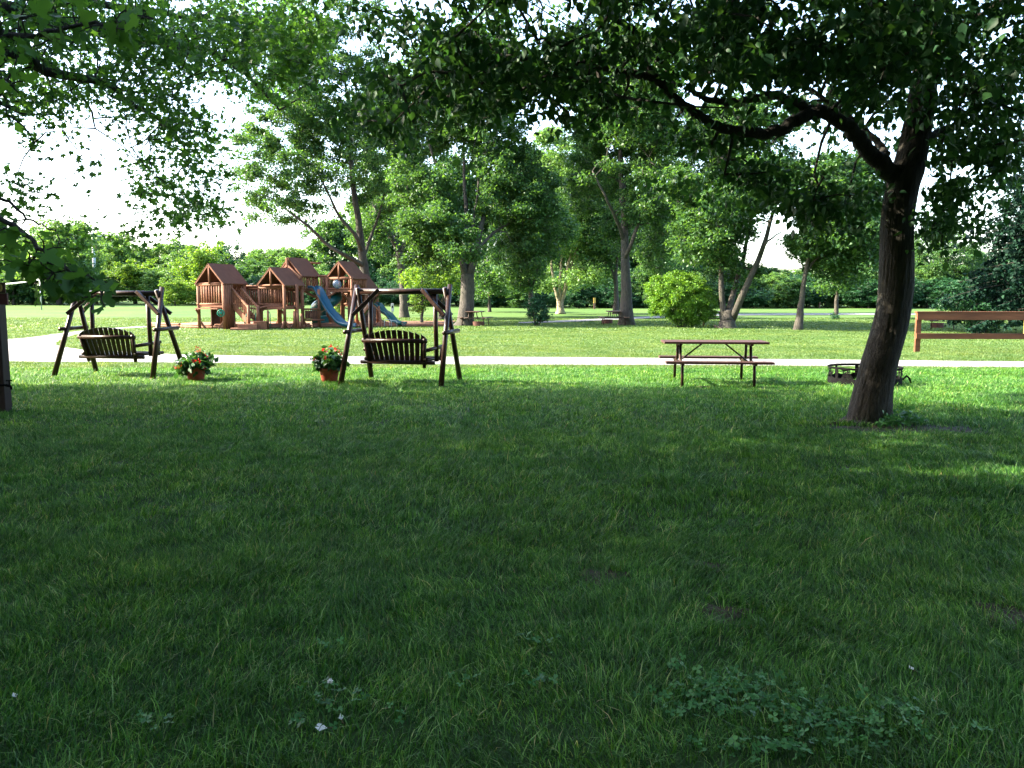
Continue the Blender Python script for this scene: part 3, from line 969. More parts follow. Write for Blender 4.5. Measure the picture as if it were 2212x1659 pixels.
def far_tree(kind, u, vtop, d, label, group, name="broadleaf_tree", wide=1.0, rz=None, cat="tree"):
    if kind not in protos:
        mat, seed, lobes = {'a': ('leaf_far', 51, 9), 'b': ('leaf_mid', 52, 8), 'c': ('leaf_deep', 53, 10), 'y': ('leaf_yellow', 54, 7), 'd': ('leaf_far', 55, 6), 'e': ('leaf_deep', 56, 6)}[kind]
        protos[kind] = unit_tree(name, seed, mat, lobes)
        o = protos[kind]
    else:
        o = copy_tree(protos[kind])
        o.name = name
    top = P(u, vtop, d)
    g0 = float(gz(top.x, top.y))
    h = (top.z - g0) * 1.03
    o.location = (top.x, top.y, g0)
    o.rotation_euler = (0, 0, random.random() * 6.28 if rz is None else rz)
    o.scale = (h * wide, h * wide, h)
    tag(o, label, cat, group)
    return o


GL = "broadleaf trees along the far edge of the left field"  # lighter leaf kinds put the row's sunlit look into leaf colour
for kind, u, v, d, w in [('a', 20, 492, 118, 1.1), ('a', 118, 470, 105, 1.25), ('d', 165, 500, 125, 1.1), ('a', 62, 510, 108, 1.3), ('a', -50, 480, 112, 1.2),
                         ('a', 228, 496, 150, 1.2), ('a', 262, 520, 145, 1.2), ('d', 352, 512, 150, 1.1), ('a', 312, 530, 150, 1.2),
                         ('b', 400, 525, 150, 1.2), ('c', 482, 508, 140, 0.9), ('a', 455, 532, 160, 1.2), ('d', 205, 530, 150, 1.2), ('d', 385, 540, 135, 1.2)]:
    far_tree(kind, u, v, d, "broadleaf tree in the bright row beyond the left field", GL, wide=w)
far_tree('y', 443, 522, 105, "tall yellow-green sunlit tree just left of the playset's first roof", None, wide=1.15)
far_tree('y', 288, 560, 112, "low rounded yellow-green tree above the left swing's beam, field edge", None, wide=1.7)
GB = "bushy trees standing low at the left field edge"
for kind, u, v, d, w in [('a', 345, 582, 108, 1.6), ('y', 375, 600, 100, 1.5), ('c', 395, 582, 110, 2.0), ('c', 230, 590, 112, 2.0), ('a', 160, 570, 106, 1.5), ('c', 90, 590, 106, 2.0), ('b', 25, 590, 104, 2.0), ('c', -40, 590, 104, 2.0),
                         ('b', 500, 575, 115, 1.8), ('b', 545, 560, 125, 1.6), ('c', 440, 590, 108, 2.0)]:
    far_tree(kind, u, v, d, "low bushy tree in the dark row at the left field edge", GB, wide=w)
GF = "hazy trees far behind the playset"
for kind, u, v, d, w in [('a', 555, 545, 260, 1.5), ('a', 585, 536, 270, 1.5), ('a', 615, 540, 265, 1.5), ('a', 650, 530, 250, 1.5)]:
    far_tree(kind, u, v, d, "distant pale tree between the playset's roofs", GF, wide=w)
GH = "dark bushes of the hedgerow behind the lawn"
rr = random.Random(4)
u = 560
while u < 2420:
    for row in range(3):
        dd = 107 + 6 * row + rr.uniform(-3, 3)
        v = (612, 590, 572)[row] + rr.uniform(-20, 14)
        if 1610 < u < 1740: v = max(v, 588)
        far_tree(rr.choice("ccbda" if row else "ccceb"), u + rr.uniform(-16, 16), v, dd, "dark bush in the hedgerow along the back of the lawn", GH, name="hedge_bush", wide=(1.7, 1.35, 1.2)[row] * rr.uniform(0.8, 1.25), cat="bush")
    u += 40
GT = "trees standing behind the hedgerow"
for kind, u, v, d, w in [('b', 715, 470, 125, 1.0), ('a', 790, 420, 130, 0.9), ('b', 860, 360, 128, 0.75), ('a', 925, 400, 130, 0.8), ('y', 955, 520, 118, 1.0), ('b', 1000, 330, 130, 0.75), ('b', 1075, 370, 128, 0.75),
                         ('b', 1140, 320, 126, 0.7), ('a', 1215, 360, 130, 0.75), ('b', 1285, 340, 130, 0.7), ('b', 1340, 400, 128, 0.8), ('b', 1375, 500, 130, 1.2), ('a', 1440, 480, 130, 1.1), ('b', 1400, 400, 128, 0.8), ('b', 1520, 450, 128, 0.9), ('c', 1580, 545, 126, 1.2),
                         ('b', 1660, 575, 130, 1.6), ('a', 1700, 580, 135, 1.6), ('b', 1790, 500, 124, 1.0), ('a', 1850, 470, 128, 1.0), ('b', 1920, 480, 128, 1.0), ('c', 1980, 520, 126, 1.1), ('b', 2110, 540, 126, 1.1), ('c', 2180, 520, 120, 1.0), ('b', 2260, 480, 120, 1.0)]:
    far_tree(kind, u, v, d, "leafy tree rising behind the dark hedgerow", GT, wide=w)

# tall trees out of the frame on the left and behind, whose shade covers the near lawn
GS = "tall shade trees beyond the left edge of the picture"


def shade_tree(x, y, H, R, label, seed, low=1.2):
    r = np.random.default_rng(seed)
    root = empty("shade_tree", (x, y, 0), 0, label, "tree", GS)
    L = [(jitter_path([(0, 0, -0.1), (0.1, 0, H * 0.3), (0, 0.1, H * 0.8)], 10, 0.05, r), None)]
    L = [(L[0][0], np.linspace(0.35, 0.08, len(L[0][0])))]
    C = clump_field([((0, 0, low + (H - low) * 0.5), (R, R, (H - low) * 0.5)), ((0, 0, low + (H - low) * 0.32), (R * 1.05, R * 1.05, (H - low) * 0.32))], 420, r, 0.4)
    tree_wood(L, connect(C, L, r, every=4), "trunk", M['bark'], root, 8)
    LV, _ = clump_leaves(C, 20 if y > 8 else 75, 0.95, r, 0.7)
    leaf_object("crown", LV, 0.34, RHOMB, M['leaf_mid'], root, r)
    return root


#@@SHADE
for k, (x, y, H, R, low) in enumerate([(-17, 9.3, 11, 5.0, 0.5), (-13, 2.5, 11, 5.3, 2.2), (-9.3, 4.0, 11, 4.2, 2.9), (-13, -5.5, 12, 5.5, 1.5), (-26, 10.5, 15, 6.0, 0.6), (-26, 0, 14, 6, 0.6), (-4, -8, 11, 5.5, 1.0), (5, -9, 12, 6, 1.0), (14, -7, 12, 6, 1.0), (20, 1, 12, 5.5, 1.5)]):
    shade_tree(x, y, H, R, "tall leafy tree out of frame whose shade falls on the near lawn", 70 + k, low)
# ------------------------------------------------------------------ the large near tree on the right
def near_tree():
    r = np.random.default_rng(101)
    b = GR(1872, 912)
    root = empty("shade_maple", b, 0, "large dark leaning trunk at the right, its leafy limbs arching over the whole lawn", "tree")
    D = b.y
    prof = [(915, 1868, 122, 0), (903, 1873, 94, 0), (877, 1879, 90, 0), (850, 1884, 84, 0), (824, 1890, 80, 0), (797, 1896, 78, 0), (771, 1903, 76.5, 0), (745, 1911, 75, 0),
            (718, 1919, 74.5, 0), (690, 1926, 73, 0), (665, 1931, 71, 0), (640, 1934, 72, 0), (612, 1936, 73, 0), (560, 1937, 71, 0), (500, 1937, 69, 0), (450, 1941, 69, 0), (405, 1949, 69, 0),
            (375, 1957, 74, 0), (344, 1967, 66, 0), (300, 1977, 62, 0.05), (243, 1987, 60, 0.1), (180, 1996, 54, 0.2), (110, 2003, 48, 0.3), (30, 2008, 42, 0.4), (-60, 2012, 36, 0.5), (-170, 2010, 28, 0.7), (-300, 2004, 18, 1.0)]
    ks = np.arange(len(prof))
    fine = np.linspace(0, len(prof) - 1, 260)
    vv = np.interp(fine, ks, [p[0] for p in prof]); uu = np.interp(fine, ks, [p[1] for p in prof])
    ww = np.interp(fine, ks, [p[2] for p in prof]); dd = np.interp(fine, ks, [p[3] for p in prof])
    NR = 120
    V = []
    for i in range(len(fine)):
        c = P(uu[i], vv[i], D + dd[i]) - b
        rad = ww[i] / 2 * 0.93 * (D + dd[i]) / FPX
        z = c.z
        if i == 0: z = -0.12
        for k in range(NR):
            a = 2 * math.pi * k / NR
            arc = a * 0.24
            zz = z
            # bark: long uneven vertical ridges
            rd = fbm(np.array([arc * 26 + 0.6 * math.sin(zz * 5)]), np.array([zz * 3.2]), 5, 3)[0]
            f = abs(rd - 0.5) * 2
            fl = max(0, 1 - max(z, 0) / 0.5)
            butt = 1 + 0.11 * fl * fl * (math.cos(3 * a + 0.7) + 0.5 * math.cos(5 * a + 2))
            R = rad * butt * (1 + 0.02 * math.cos(2 * a + zz)) + 0.016 * (0.55 - f)
            V.append((c.x + R * math.cos(a), c.y + R * math.sin(a), z))
    n = len(fine)
    ii, kk = np.meshgrid(np.arange(n - 1), np.arange(NR), indexing='ij')
    a = (ii * NR + kk).ravel(); b2 = (ii * NR + (kk + 1) % NR).ravel()
    FF = np.stack([a, b2, b2 + NR, a + NR], -1).ravel()
    link("trunk", mesh_np("near_trunk", V, FF, np.full(len(a), 4)), M['bark_near'], root, smooth=True)
    # root reaching left along the ground
    mb = MB()
    for pts in [[(1835, 905), (1815, 914), (1795, 917), (1778, 918)], [(1905, 905), (1935, 916), (1965, 922), (1990, 930)]]:
        W = [GR(*p) - b for p in pts]
        for k, p in enumerate(W): p.z = 0.025 - 0.014 * k
        W[0].z = 0.03
        mb.path([Vector(p) for p in jitter_path([tuple(p) for p in W], 9, 0.008, r)], np.linspace(0.05, 0.014, 3 * 3 + 1), 8, flat=0.7)
    mb.make("root", M['bark_near'], root, smooth=True)
    # limbs, measured on the crop (2400, 0) at 1.3554
    def K(cx, cy): return (1316.5 + cx * 0.4047, cy * 0.4047)
    limbs = []
    def limb(pts, r0, r1, d0, d1):
        q = []
        for k, (cx, cy) in enumerate(pts):
            u, v = K(cx, cy)
            t = k / (len(pts) - 1)
            q.append(tuple(P(u, v, D + d0 + (d1 - d0) * t) - b))
        C = jitter_path(q, 5 * len(q), 0.012, r)
        limbs.append((C, r1 + (r0 - r1) * (1 - np.linspace(0, 1, len(C)) ** 0.55)))
    limb([(1580, 1000), (1470, 890), (1390, 820), (1310, 720), (1220, 640), (1120, 595), (1020, 625), (930, 690), (830, 715), (700, 705), (590, 680), (480, 610), (370, 545), (280, 450), (210, 370), (150, 200), (50, 100), (-100, -60)], 0.125, 0.03, 0, -1.2)
    limb([(1080, 600), (980, 550), (870, 500), (760, 530), (640, 545), (540, 535), (420, 480)], 0.075, 0.03, -0.3, -0.9)
    limb([(230, 400), (120, 395), (0, 372), (-140, 340), (-330, 330), (-560, 300)], 0.055, 0.02, -0.9, -1.6)
    limb([(1480, 830), (1440, 760), (1340, 670), (1200, 560), (1000, 430), (760, 300), (500, 180)], 0.06, 0.02, 0.2, 1.5)
    limb([(1690, 730), (1760, 705), (1880, 655), (2040, 625), (2130, 680), (2240, 760), (2380, 800)], 0.055, 0.02, 0, 0.8)
    limb([(1700, 440), (1780, 385), (1900, 420), (2010, 450), (2150, 475), (2330, 480)], 0.07, 0.025, 0.1, -0.8)
    limb([(1740, 250), (1900, 120), (2090, 20), (2300, -60)], 0.06, 0.02, 0.3, -0.5)
    limb([(1720, 300), (1560, 120), (1380, -40), (1150, -220)], 0.07, 0.02, 0.3, -1.5)
    limb([(1730, 200), (1700, -50), (1600, -300), (1500, -600)], 0.08, 0.02, 0.3, -2.5)
    limb([(1740, 100), (1800, -150), (1900, -400)], 0.07, 0.02, 0.4, 2)
    limb([(280, 450), (330, 380), (240, 290), (260, 240), (340, 290)], 0.03, 0.015, -1.0, -1.0)
    # crown clumps
    cx, cy, cz = 3.8, 7.4 - b.y, 6.9
    N = 6800
    dirs = unit(r.normal(size=(N, 3))); rad = r.random(N) ** 0.36
    C = dirs * rad[:, None] * np.array([7.2, 8.2, 3.9]) + np.array([cx - b.x, cy, cz])
    Wp = C + np.array(b)
    u, v, f = proj(Wp)
    low = np.interp(u, [640, 690, 740, 800, 860, 930, 1000, 1060, 1130, 1200, 1280, 1360, 1430, 1500, 1560, 1640, 1720, 1800, 1880, 1940, 1990, 2060, 2110, 2150, 2212, 2400],
                    [20, 140, 290, 310, 330, 300, 330, 300, 320, 250, 290, 240, 280, 400, 430, 470, 500, 500, 470, 480, 490, 470, 400, 330, 380, 430])
    rag = (fbm(u / 55.0, u * 0 + f, 77, 3) - 0.5) * 150
    infr = (f > 0.5)
    keep = (~infr) | (v < low + rag)
    keep &= Wp[:, 2] > 2.35
    keep &= ~(infr & (f < 3.4) & (v > -60))
    # openings where the sky shows
    gn = fbm(u / 62.0, v / 46.0, 55, 3)
    thr = np.where((u > 1400) & (v > 330), 0.60, np.where((u > 1480) & (v > 260), 0.54, np.where((u > 1990), 0.51, np.where(u > 1480, 0.53, 0.46))))
    keep &= (~infr) | (v < -120) | (gn > thr)
    keep &= ~((np.abs(u - 1937) < 42) & (v > 230) & (f < D - 0.2) & infr)
    keep &= ~((u > 700) & (u < 1320) & (v > 250) & (r.random(N) < 0.3))
    # thin the parts of the crown the picture cannot see
    keep &= (v > -450) | (r.random(N) < 0.6) | (~infr)
    C = C[keep]
    # extra sprays seen low around the trunk
    ex = []
    for (eu, ev, ru, rv, d0, d1, n) in [(1650, 400, 150, 70, -1.0, 0.8, 40), (1800, 450, 80, 50, -1, 1, 34), (2030, 490, 60, 36, -1, 1, 30), (2050, 300, 60, 70, -1, 1, 34), (2060, 420, 50, 50, -1, 1, 16), (2140, 340, 60, 70, -1, 1, 26), (1560, 330, 110, 70, -1.0, 0.6, 20),
                                        (1850, 100, 230, 80, -3.6, -1.5, 90), (1600, 90, 200, 80, -2.5, -0.5, 50), (2130, 200, 70, 90, -1.5, 0.5, 40), (1300, 140, 200, 110, -2.5, 0, 70), (1020, 170, 200, 110, -2.5, 1, 130), (850, 230, 100, 70, -1.5, 1, 50)]:
        for _ in range(int(n * 0.62)):
            ex.append(tuple(P(eu + r.normal() * ru * 0.55, ev + r.normal() * rv * 0.55, D + r.uniform(d0, d1)) - b))
    C = np.concatenate([C, np.array(ex)])
    # unseen clumps added to the upper crown, above the picture, to shade the lawn
    H = clump_field([((3.2 - b.x, 7.4 - b.y, 7.6), (6.5, 5.5, 2.6))], 2300, r, 0.6)
    hu, hv, hf = proj(H + np.array(b))
    C = np.concatenate([C, H[(hv < -60) | (hf < 0.5)]])
    tu, tv_, tf_ = proj(C + np.array(b))
    tc_ = np.interp(tv_, [240, 344, 450, 560], [1987, 1967, 1941, 1937])
    C = C[~((np.abs(tu - tc_) < 66) & (tv_ > 235) & (tf_ < D + 0.1) & (tf_ > 0.5))]
    # nothing hangs right in front of the big bare limb
    LA = limbs[0][0] + np.array(b)
    lu, lv_, lf = proj(LA); cu, cv_, cf = proj(C + np.array(b))
    dd_ = np.hypot(cu[:, None] - lu[None, 8:70], cv_[:, None] - lv_[None, 8:70])
    j = dd_.argmin(1)
    C = C[~((dd_.min(1) < 46) & (cf < lf[8:70][j] + 0.1) & (r.random(len(C)) < 0.9))]
    print("near clumps", len(C))
    tw = connect(C, limbs, r, sag=0.06, r0=0.022, every=2, maxlen=1.6)
    tree_wood(limbs, tw, "limb", M['bark_near'], root, 12)
    LV, idx = clump_leaves(C, 44, 0.36, r, 0.55)
    leaf_object("crown", LV, 0.083, OVATE, M['leaf_near'], root, r, up=0.15, droop=0.9, svar=0.4)


near_tree()


# ------------------------------------------------------------------ the maple whose branches hang in from the left
def left_tree():
    r = np.random.default_rng(102)
    b = Vector((-11.5, 11.0, 0))
    root = empty("overhanging_maple", b, 0, "maple with star-shaped leaves hanging in from the upper left against white sky", "tree")
    def K(cx, cy): return (cx * 0.3968, cy * 0.3968)
    limbs = []
    tr = jitter_path([(0, 0, -0.1), (0.1, 0, 1.8), (0.2, 0.1, 4), (0.1, 0, 7), (0, 0, 10)], 16, 0.02, r)
    limbs.append((tr, np.linspace(0.34, 0.10, len(tr))))
    def limb(pts, r0, r1, d0, d1, st):
        q = [st]
        for k, (cx, cy) in enumerate(pts):
            u, v = K(cx, cy); t = k / (len(pts) - 1)
            q.append(tuple(P(u, v, d0 + (d1 - d0) * t) - b))
        C = jitter_path(q, 4 * len(q), 0.012, r)
        limbs.append((C, np.linspace(r0, r1, len(C))))
    limb([(-200, 60), (250, 110), (620, 180), (850, 210), (920, 255), (1120, 262), (1300, 380), (1420, 480), (1520, 600)], 0.11, 0.014, 11, 13.5, (0.2, 0.1, 4.4))
    limb([(-100, 330), (250, 390), (570, 450), (700, 550), (860, 640), (950, 720), (1030, 860)], 0.08, 0.012, 10.5, 12.5, (0.2, 0.1, 3.4))
    limb([(-300, -60), (300, 10), (800, 60), (1100, 110), (1400, 160)], 0.10, 0.014, 12, 14, (0.1, 0, 5.2))
    limb([(-200, 500), (0, 560), (130, 620)], 0.05, 0.01, 10, 10.5, (0.2, 0.1, 3.2))
    limb([(-300, 150), (200, 300), (450, 520), (520, 700)], 0.06, 0.012, 13, 14, (0.2, 0.1, 4.0))
    # hidden part of the crown plus what the frame shows
    N = 1500
    C0 = clump_field([((0, 0, 6.6), (6, 4.2, 4.3))], N, r, 0.4)
    u, v, f = proj(C0 + np.array(b))
    keep = (u < -15) | (v < -20)
    C0 = C0[keep]
    vis = []
    # (u, v, half u, half v, count)
    for (eu, ev, ru, rv, n) in [(60, 40, 90, 60, 60), (200, 50, 110, 55, 70), (340, 50, 110, 60, 75), (470, 60, 90, 60, 70), (580, 60, 80, 70, 80), (640, 110, 60, 80, 60), (50, 150, 70, 60, 42), (60, 225, 55, 26, 18), (160, 210, 70, 40, 26),
                                (200, 160, 60, 36, 14), (10, 235, 18, 25, 8), (270, 220, 40, 40, 16), (300, 140, 60, 50, 26), (380, 130, 70, 50, 34), (480, 140, 60, 40, 28), (360, 215, 60, 60, 26), (395, 290, 55, 50, 22), (430, 370, 40, 50, 18), (420, 440, 50, 34, 14), (470, 460, 25, 20, 8),
                                (320, 350, 16, 45, 9), (308, 440, 14, 60, 12), (300, 515, 18, 14, 5), (280, 330, 18, 20, 4), (355, 400, 22, 30, 9), (560, 180, 45, 45, 24), (120, 260, 18, 14, 3), (60, 300, 12, 8, 1.2), (180, 500, 8, 8, 1), (140, 290, 10, 10, 1), (390, 470, 22, 20, 8), (445, 300, 25, 40, 12)]:
        for _ in range(int(math.ceil(n * 0.62))):
            vis.append(tuple(P(eu + r.normal() * ru * 0.55, ev + r.normal() * rv * 0.55, r.uniform(9.8, 14.5)) - b))
    for (eu, ev) in [(58, 300), (75, 308), (30, 395), (45, 410), (60, 413), (85, 445), (75, 408), (180, 340), (195, 365), (175, 445), (187, 505), (178, 520)]:
        vis.append(tuple(P(eu, ev, r.uniform(10, 12)) - b))
    C = np.array(vis)
    tw = connect(C, limbs[1:], r, sag=0.04, r0=0.014, every=1, maxlen=1.3) + connect(C0, limbs, r, r0=0.03, every=3)
    tree_wood(limbs, tw, "limb", M['bark_near'], root, 10)
    A, _ = clump_leaves(C, 30, 0.32, r, 0.9)
    leaf_object("crown", A, 0.072, STAR10, M['leaf_maple'], root, r, up=0.25, droop=0.6, svar=0.4)
    A2, _ = clump_leaves(C0, 15, 0.6, r, 0.7)
    leaf_object("upper_crown", A2, 0.2, RHOMB, M['leaf_maple'], root, r, up=0.5, droop=0.5)


left_tree()


def near_branch():
    """leafy maple twig close to the camera at the left edge"""
    r = np.random.default_rng(103)
    b = Vector((-4.3, 4.1, 0))
    root = empty("young_maple", b, 0, "close blurry maple branch with broad leaves poking in at the left edge", "tree")
    limbs = []
    def limb(pts, r0, r1):
        C = jitter_path(pts, 5 * len(pts), 0.006, r)
        limbs.append((C, np.linspace(r0, r1, len(C))))
    limb([(0, 0, -0.1), (0.03, 0, 0.9), (0, 0.02, 1.9), (0.02, 0, 3.2), (0, 0, 4.2)], 0.05, 0.015)
    def Q(u, v, d): return tuple(P(u, v, d) - b)
    limb([(0, 0.01, 1.55), Q(-120, 440, 4.0), Q(0, 471, 3.9), Q(60, 515, 3.8), Q(115, 560, 3.7), Q(165, 590, 3.6), Q(215, 612, 3.55)], 0.018, 0.003)
    limb([(0, 0.01, 1.75), Q(-100, 400, 4.2), Q(0, 430, 4.1), Q(60, 470, 4.1), Q(120, 500, 4.1)], 0.014, 0.003)
    limb([(0, 0.01, 3.0), Q(-100, 60, 4.2), Q(40, 80, 4.1), Q(140, 60, 4.0), Q(240, 50, 3.9), Q(330, 40, 3.8)], 0.02, 0.003)
    limb([(0, 0.01, 2.6), Q(-100, 150, 4.2), Q(-10, 160, 4.1), Q(40, 200, 4.0)], 0.014, 0.003)
    C = []
    for (eu, ev, ru, rv, d, n) in [(30, 520, 45, 30, 3.9, 26), (90, 560, 50, 26, 3.8, 30), (150, 590, 42, 24, 3.65, 26), (190, 620, 28, 22, 3.6, 14), (225, 640, 18, 22, 3.6, 7), (80, 596, 40, 20, 3.8, 12), (5, 480, 20, 24, 4.0, 8), (35, 478, 16, 8, 4.1, 4), (25, 565, 30, 14, 3.9, 8), (120, 612, 36, 18, 3.7, 12),
                                   (60, 60, 60, 40, 4.1, 26), (160, 60, 50, 36, 4.0, 20), (260, 55, 50, 30, 3.9, 18), (10, 120, 30, 50, 4.2, 12), (20, 185, 24, 24, 4.1, 8), (300, 30, 40, 20, 3.8, 8)]:
        for _ in range(int(n * 0.72)):
            C.append(Q(eu + r.normal() * ru * 0.6, ev + r.normal() * rv * 0.6, d + r.uniform(-0.25, 0.25)))
    C = np.array(C)
    up_ = clump_field([((-0.9, 0, 3.4), (1.3, 1.2, 1.2))], 240, r, 0.5)
    uu, vv_, ff = proj(up_ + np.array(b))
    up_ = up_[(uu < -20)]
    tw = connect(C, limbs[1:], r, sag=0.05, r0=0.004, every=1, maxlen=0.35)
    tree_wood(limbs, tw, "stem", M['bark_near'], root, 8)
    leaf_object("foliage", np.concatenate([C, up_]), 0.076, STAR, M['leaf_close'], root, r, up=0.25, droop=0.45, svar=0.3)


near_branch()


# ------------------------------------------------------------------ log swings
def log_swing(loc, rz, Lt, Lf, A, H, label, seed):
    r = random.Random(seed)
    t = empty("log_swing", loc, rz, label, "swing", "log swings on the lawn")
    W = M['darklog']
    def J(a=0.012): return r.uniform(-a, a)
    # apex
    for sx in (-1, 1):
        for sy in (-1, 1):
            foot = (sx * Lf / 2, sy * A / 2, -0.03)
            top = (sx * Lt / 2 + J(), -sy * 0.06 + sx * 0.0, H + (0.03 if sy < 0 else -0.02))
            o = (0.045 if sy < 0 else -0.0) * sx
            MB().log((foot[0] + o, foot[1], foot[2]), (top[0] + o, top[1], top[2]), 0.050, 0.043).make("leg", W, t, True)
    MB().log((-Lt / 2 - 0.03, 0, H - 0.085), (Lt / 2 + 0.05, 0, H - 0.085), 0.055, 0.05, 12).make("beam", W, t, True)
    for sx in (-1, 1):
        # rails tying each pair of legs
        z = 0.93; y = A / 2 * (1 - z / H)
        MB().log((sx * (Lf / 2 + (Lt - Lf) / 2 * z / H) + 0.07 * sx, -y - 0.13, z), (sx * (Lf / 2 + (Lt - Lf) / 2 * z / H) + 0.07 * sx, y + 0.11, z + 0.01), 0.038).make("side_rail", W, t, True)
        for sy in (-1, 1):
            zb = 1.28; yb = sy * (A / 2 * (1 - zb / H) + 0.055)
            MB().bar((sx * (Lf / 2 - 0.02), yb, zb - 0.06), (sx * (Lt / 2 - 0.42), sy * 0.075, H - 0.05), 0.055, 0.07).make("brace", W, t, bevel=0.006)
    # bench
    bench = empty("bench_seat", (0, 0, 0)); bench.parent = t
    bw = 0.55
    for sx in (-1, 1):
        MB().log((sx * 0.63, 0.03, 0.40), (sx * 0.61, 0.03, H - 0.10), 0.042).make("hanger", W, t, True)
    MB().log((-0.68, -0.30, 0.40), (0.70, -0.30, 0.40), 0.036).make("seat_rail", W, bench, True)
    MB().log((-0.66, 0.24, 0.44), (0.68, 0.24, 0.44), 0.038).make("seat_rail", W, bench, True)
    MB().log((-0.60, -0.41, 0.785), (0.60, -0.41, 0.785), 0.040).make("back_rail", W, bench, True)
    mb = MB()
    n = 11
    for k in range(n):
        a = (k - (n - 1) / 2) / ((n - 1) / 2)
        xb, xt = a * 0.465, a * 0.535
        ht = 0.975 - 0.10 * a * a
        w = 0.078 if 0 < k < n - 1 else 0.085
        lean = lambda z: -0.27 - 0.145 * (z - 0.42) / 0.5
        wb, wt = 0.077, 0.086
        sl_ = -0.03 * (1 if a > 0 else -1) * abs(a)
        vs = []
        for y_ in (-0.010, 0.010):
            vs += [(xb - wb / 2, lean(0.42) + y_, 0.42), (xb + wb / 2, lean(0.42) + y_, 0.42), (xt + wt / 2, lean(ht) + y_, ht + sl_), (xt - wt / 2, lean(ht) + y_, ht - sl_)]
        mb.add(vs, [(0, 1, 2, 3), (7, 6, 5, 4), (0, 4, 5, 1), (1, 5, 6, 2), (2, 6, 7, 3), (3, 7, 4, 0)])
    mb.make("backrest", W, bench, bevel=0.003)
    mb = MB()
    for k in range(6):
        y = -0.24 + k * 0.092
        mb.box((0, y, 0.43 + 0.004 * k), (0.55, 0.04, 0.011))
    mb.make("seat", W, bench, bevel=0.003)
    for sx in (-1, 1):
        MB().log((sx * 0.50, -0.27, 0.31), (sx * 0.565, -0.42, 0.83), 0.034).make("back_post", W, bench, True)
        MB().log((sx * 0.58, -0.34, 0.62), (sx * 0.66, 0.30, 0.66), 0.034).make("armrest", W, bench, True)
        MB().log((sx * 0.64, 0.24, 0.40), (sx * 0.65, 0.26, 0.66), 0.032).make("arm_post", W, bench, True)
        MB().log((sx * 0.56, -0.36, 0.46), (sx * 0.62, 0.42, 0.44), 0.034).make("side_bar", W, bench, True)
    return t


log_swing((-1.97, 14.75, 0), math.radians(-13), 1.66, 1.76, 1.32, 1.73, "dark log swing directly in front of the playset's slides, its back to us", 1)
log_swing((-7.67, 16.05, 0), math.radians(-10.5), 1.76, 2.02, 1.18, 1.70, "dark log swing at the left, its beam partly hidden by hanging leaves", 2)


# ------------------------------------------------------------------ flower pots
def flower_pot(base, label, sc, seed, tall):
    r = np.random.default_rng(seed)
    p = GR(*base)
    t = empty("flower_pot", p, 0, label, "flower pot", "flower pots beside the swings")
    h = 0.27 * sc; R = 0.185 * sc
    mb = MB()
    mb.lathe([(0.001, 0.0), (R * 0.70, 0.0), (R * 0.74, 0.01), (R * 0.93, h * 0.74), (R * 0.94, h * 0.76), (R * 1.03, h * 0.77), (R * 1.05, h), (R * 0.96, h), (R * 0.93, h * 0.86), (0.001, h * 0.86)], n=32)
    mb.make("pot", M['terracotta'], t, True)
    MB().lathe([(0.001, h * 0.885), (R * 0.925, h * 0.875)], n=20).make("potting_soil", M['potsoil'], t)
    mb = MB(); C = []; tips = []
    for k in range(34 if tall else 38):
        a = r.random() * 6.28
        rad = (0.36 if not tall else 0.30) * r.random() ** 0.5 * sc
        hz = h + (0.30 if not tall else 0.40) * sc * (1 - (rad / (0.42 * sc)) ** 1.6) * (0.75 + 0.35 * r.random())
        if r.random() < 0.3: hz -= 0.10 * sc
        tip = np.array([rad * math.cos(a), rad * math.sin(a), max(hz, h * 0.85)])
        st = np.array([tip[0] * 0.25, tip[1] * 0.25, h * 0.9])
        mid = st * 0.5 + tip * 0.5 + np.array([0, 0, 0.05])
        mb.path([st, mid, tip], [0.006, 0.005, 0.003], 5, caps=False)
        tips.append(tip)
        for q in range(19):
            t_ = r.random() ** 0.6
            C.append(st + (tip - st) * t_ + r.normal(size=3) * 0.035)
    mb.make("stem", M['leaf_deep'], t)
    leaf_object("foliage", np.array(C), 0.105, OVATE, M['leaf_near'], t, r, up=0.5, droop=0.55)
    F = []; Wt = []
    for k, tip in enumerate(tips):
        tgt = F if k % 4 != 0 else Wt
        if k < 2 or r.random() < 0.42 or k % 4 == 0 and r.random() < 0.3:
            nn = 9
            tgt.append(np.array(tip) + r.normal(size=(nn, 3)) * 0.016 + np.array([0, 0, 0.02]))
    leaf_object("red_blossom", np.concatenate(F), 0.036, OVATE, M['red'], t, r, up=0.2, droop=-0.2)
    leaf_object("white_blossom", np.concatenate(Wt), 0.036, OVATE, M['petalwhite'], t, r, up=0.2, droop=-0.2)
    return t


flower_pot((424, 823), "terracotta pot with bushy red and white flowers right of the left swing", 1.0, 61, False)
flower_pot((712, 826), "terracotta pot with looser leafy flowers half hidden behind the right swing's leg", 1.0, 62, True)


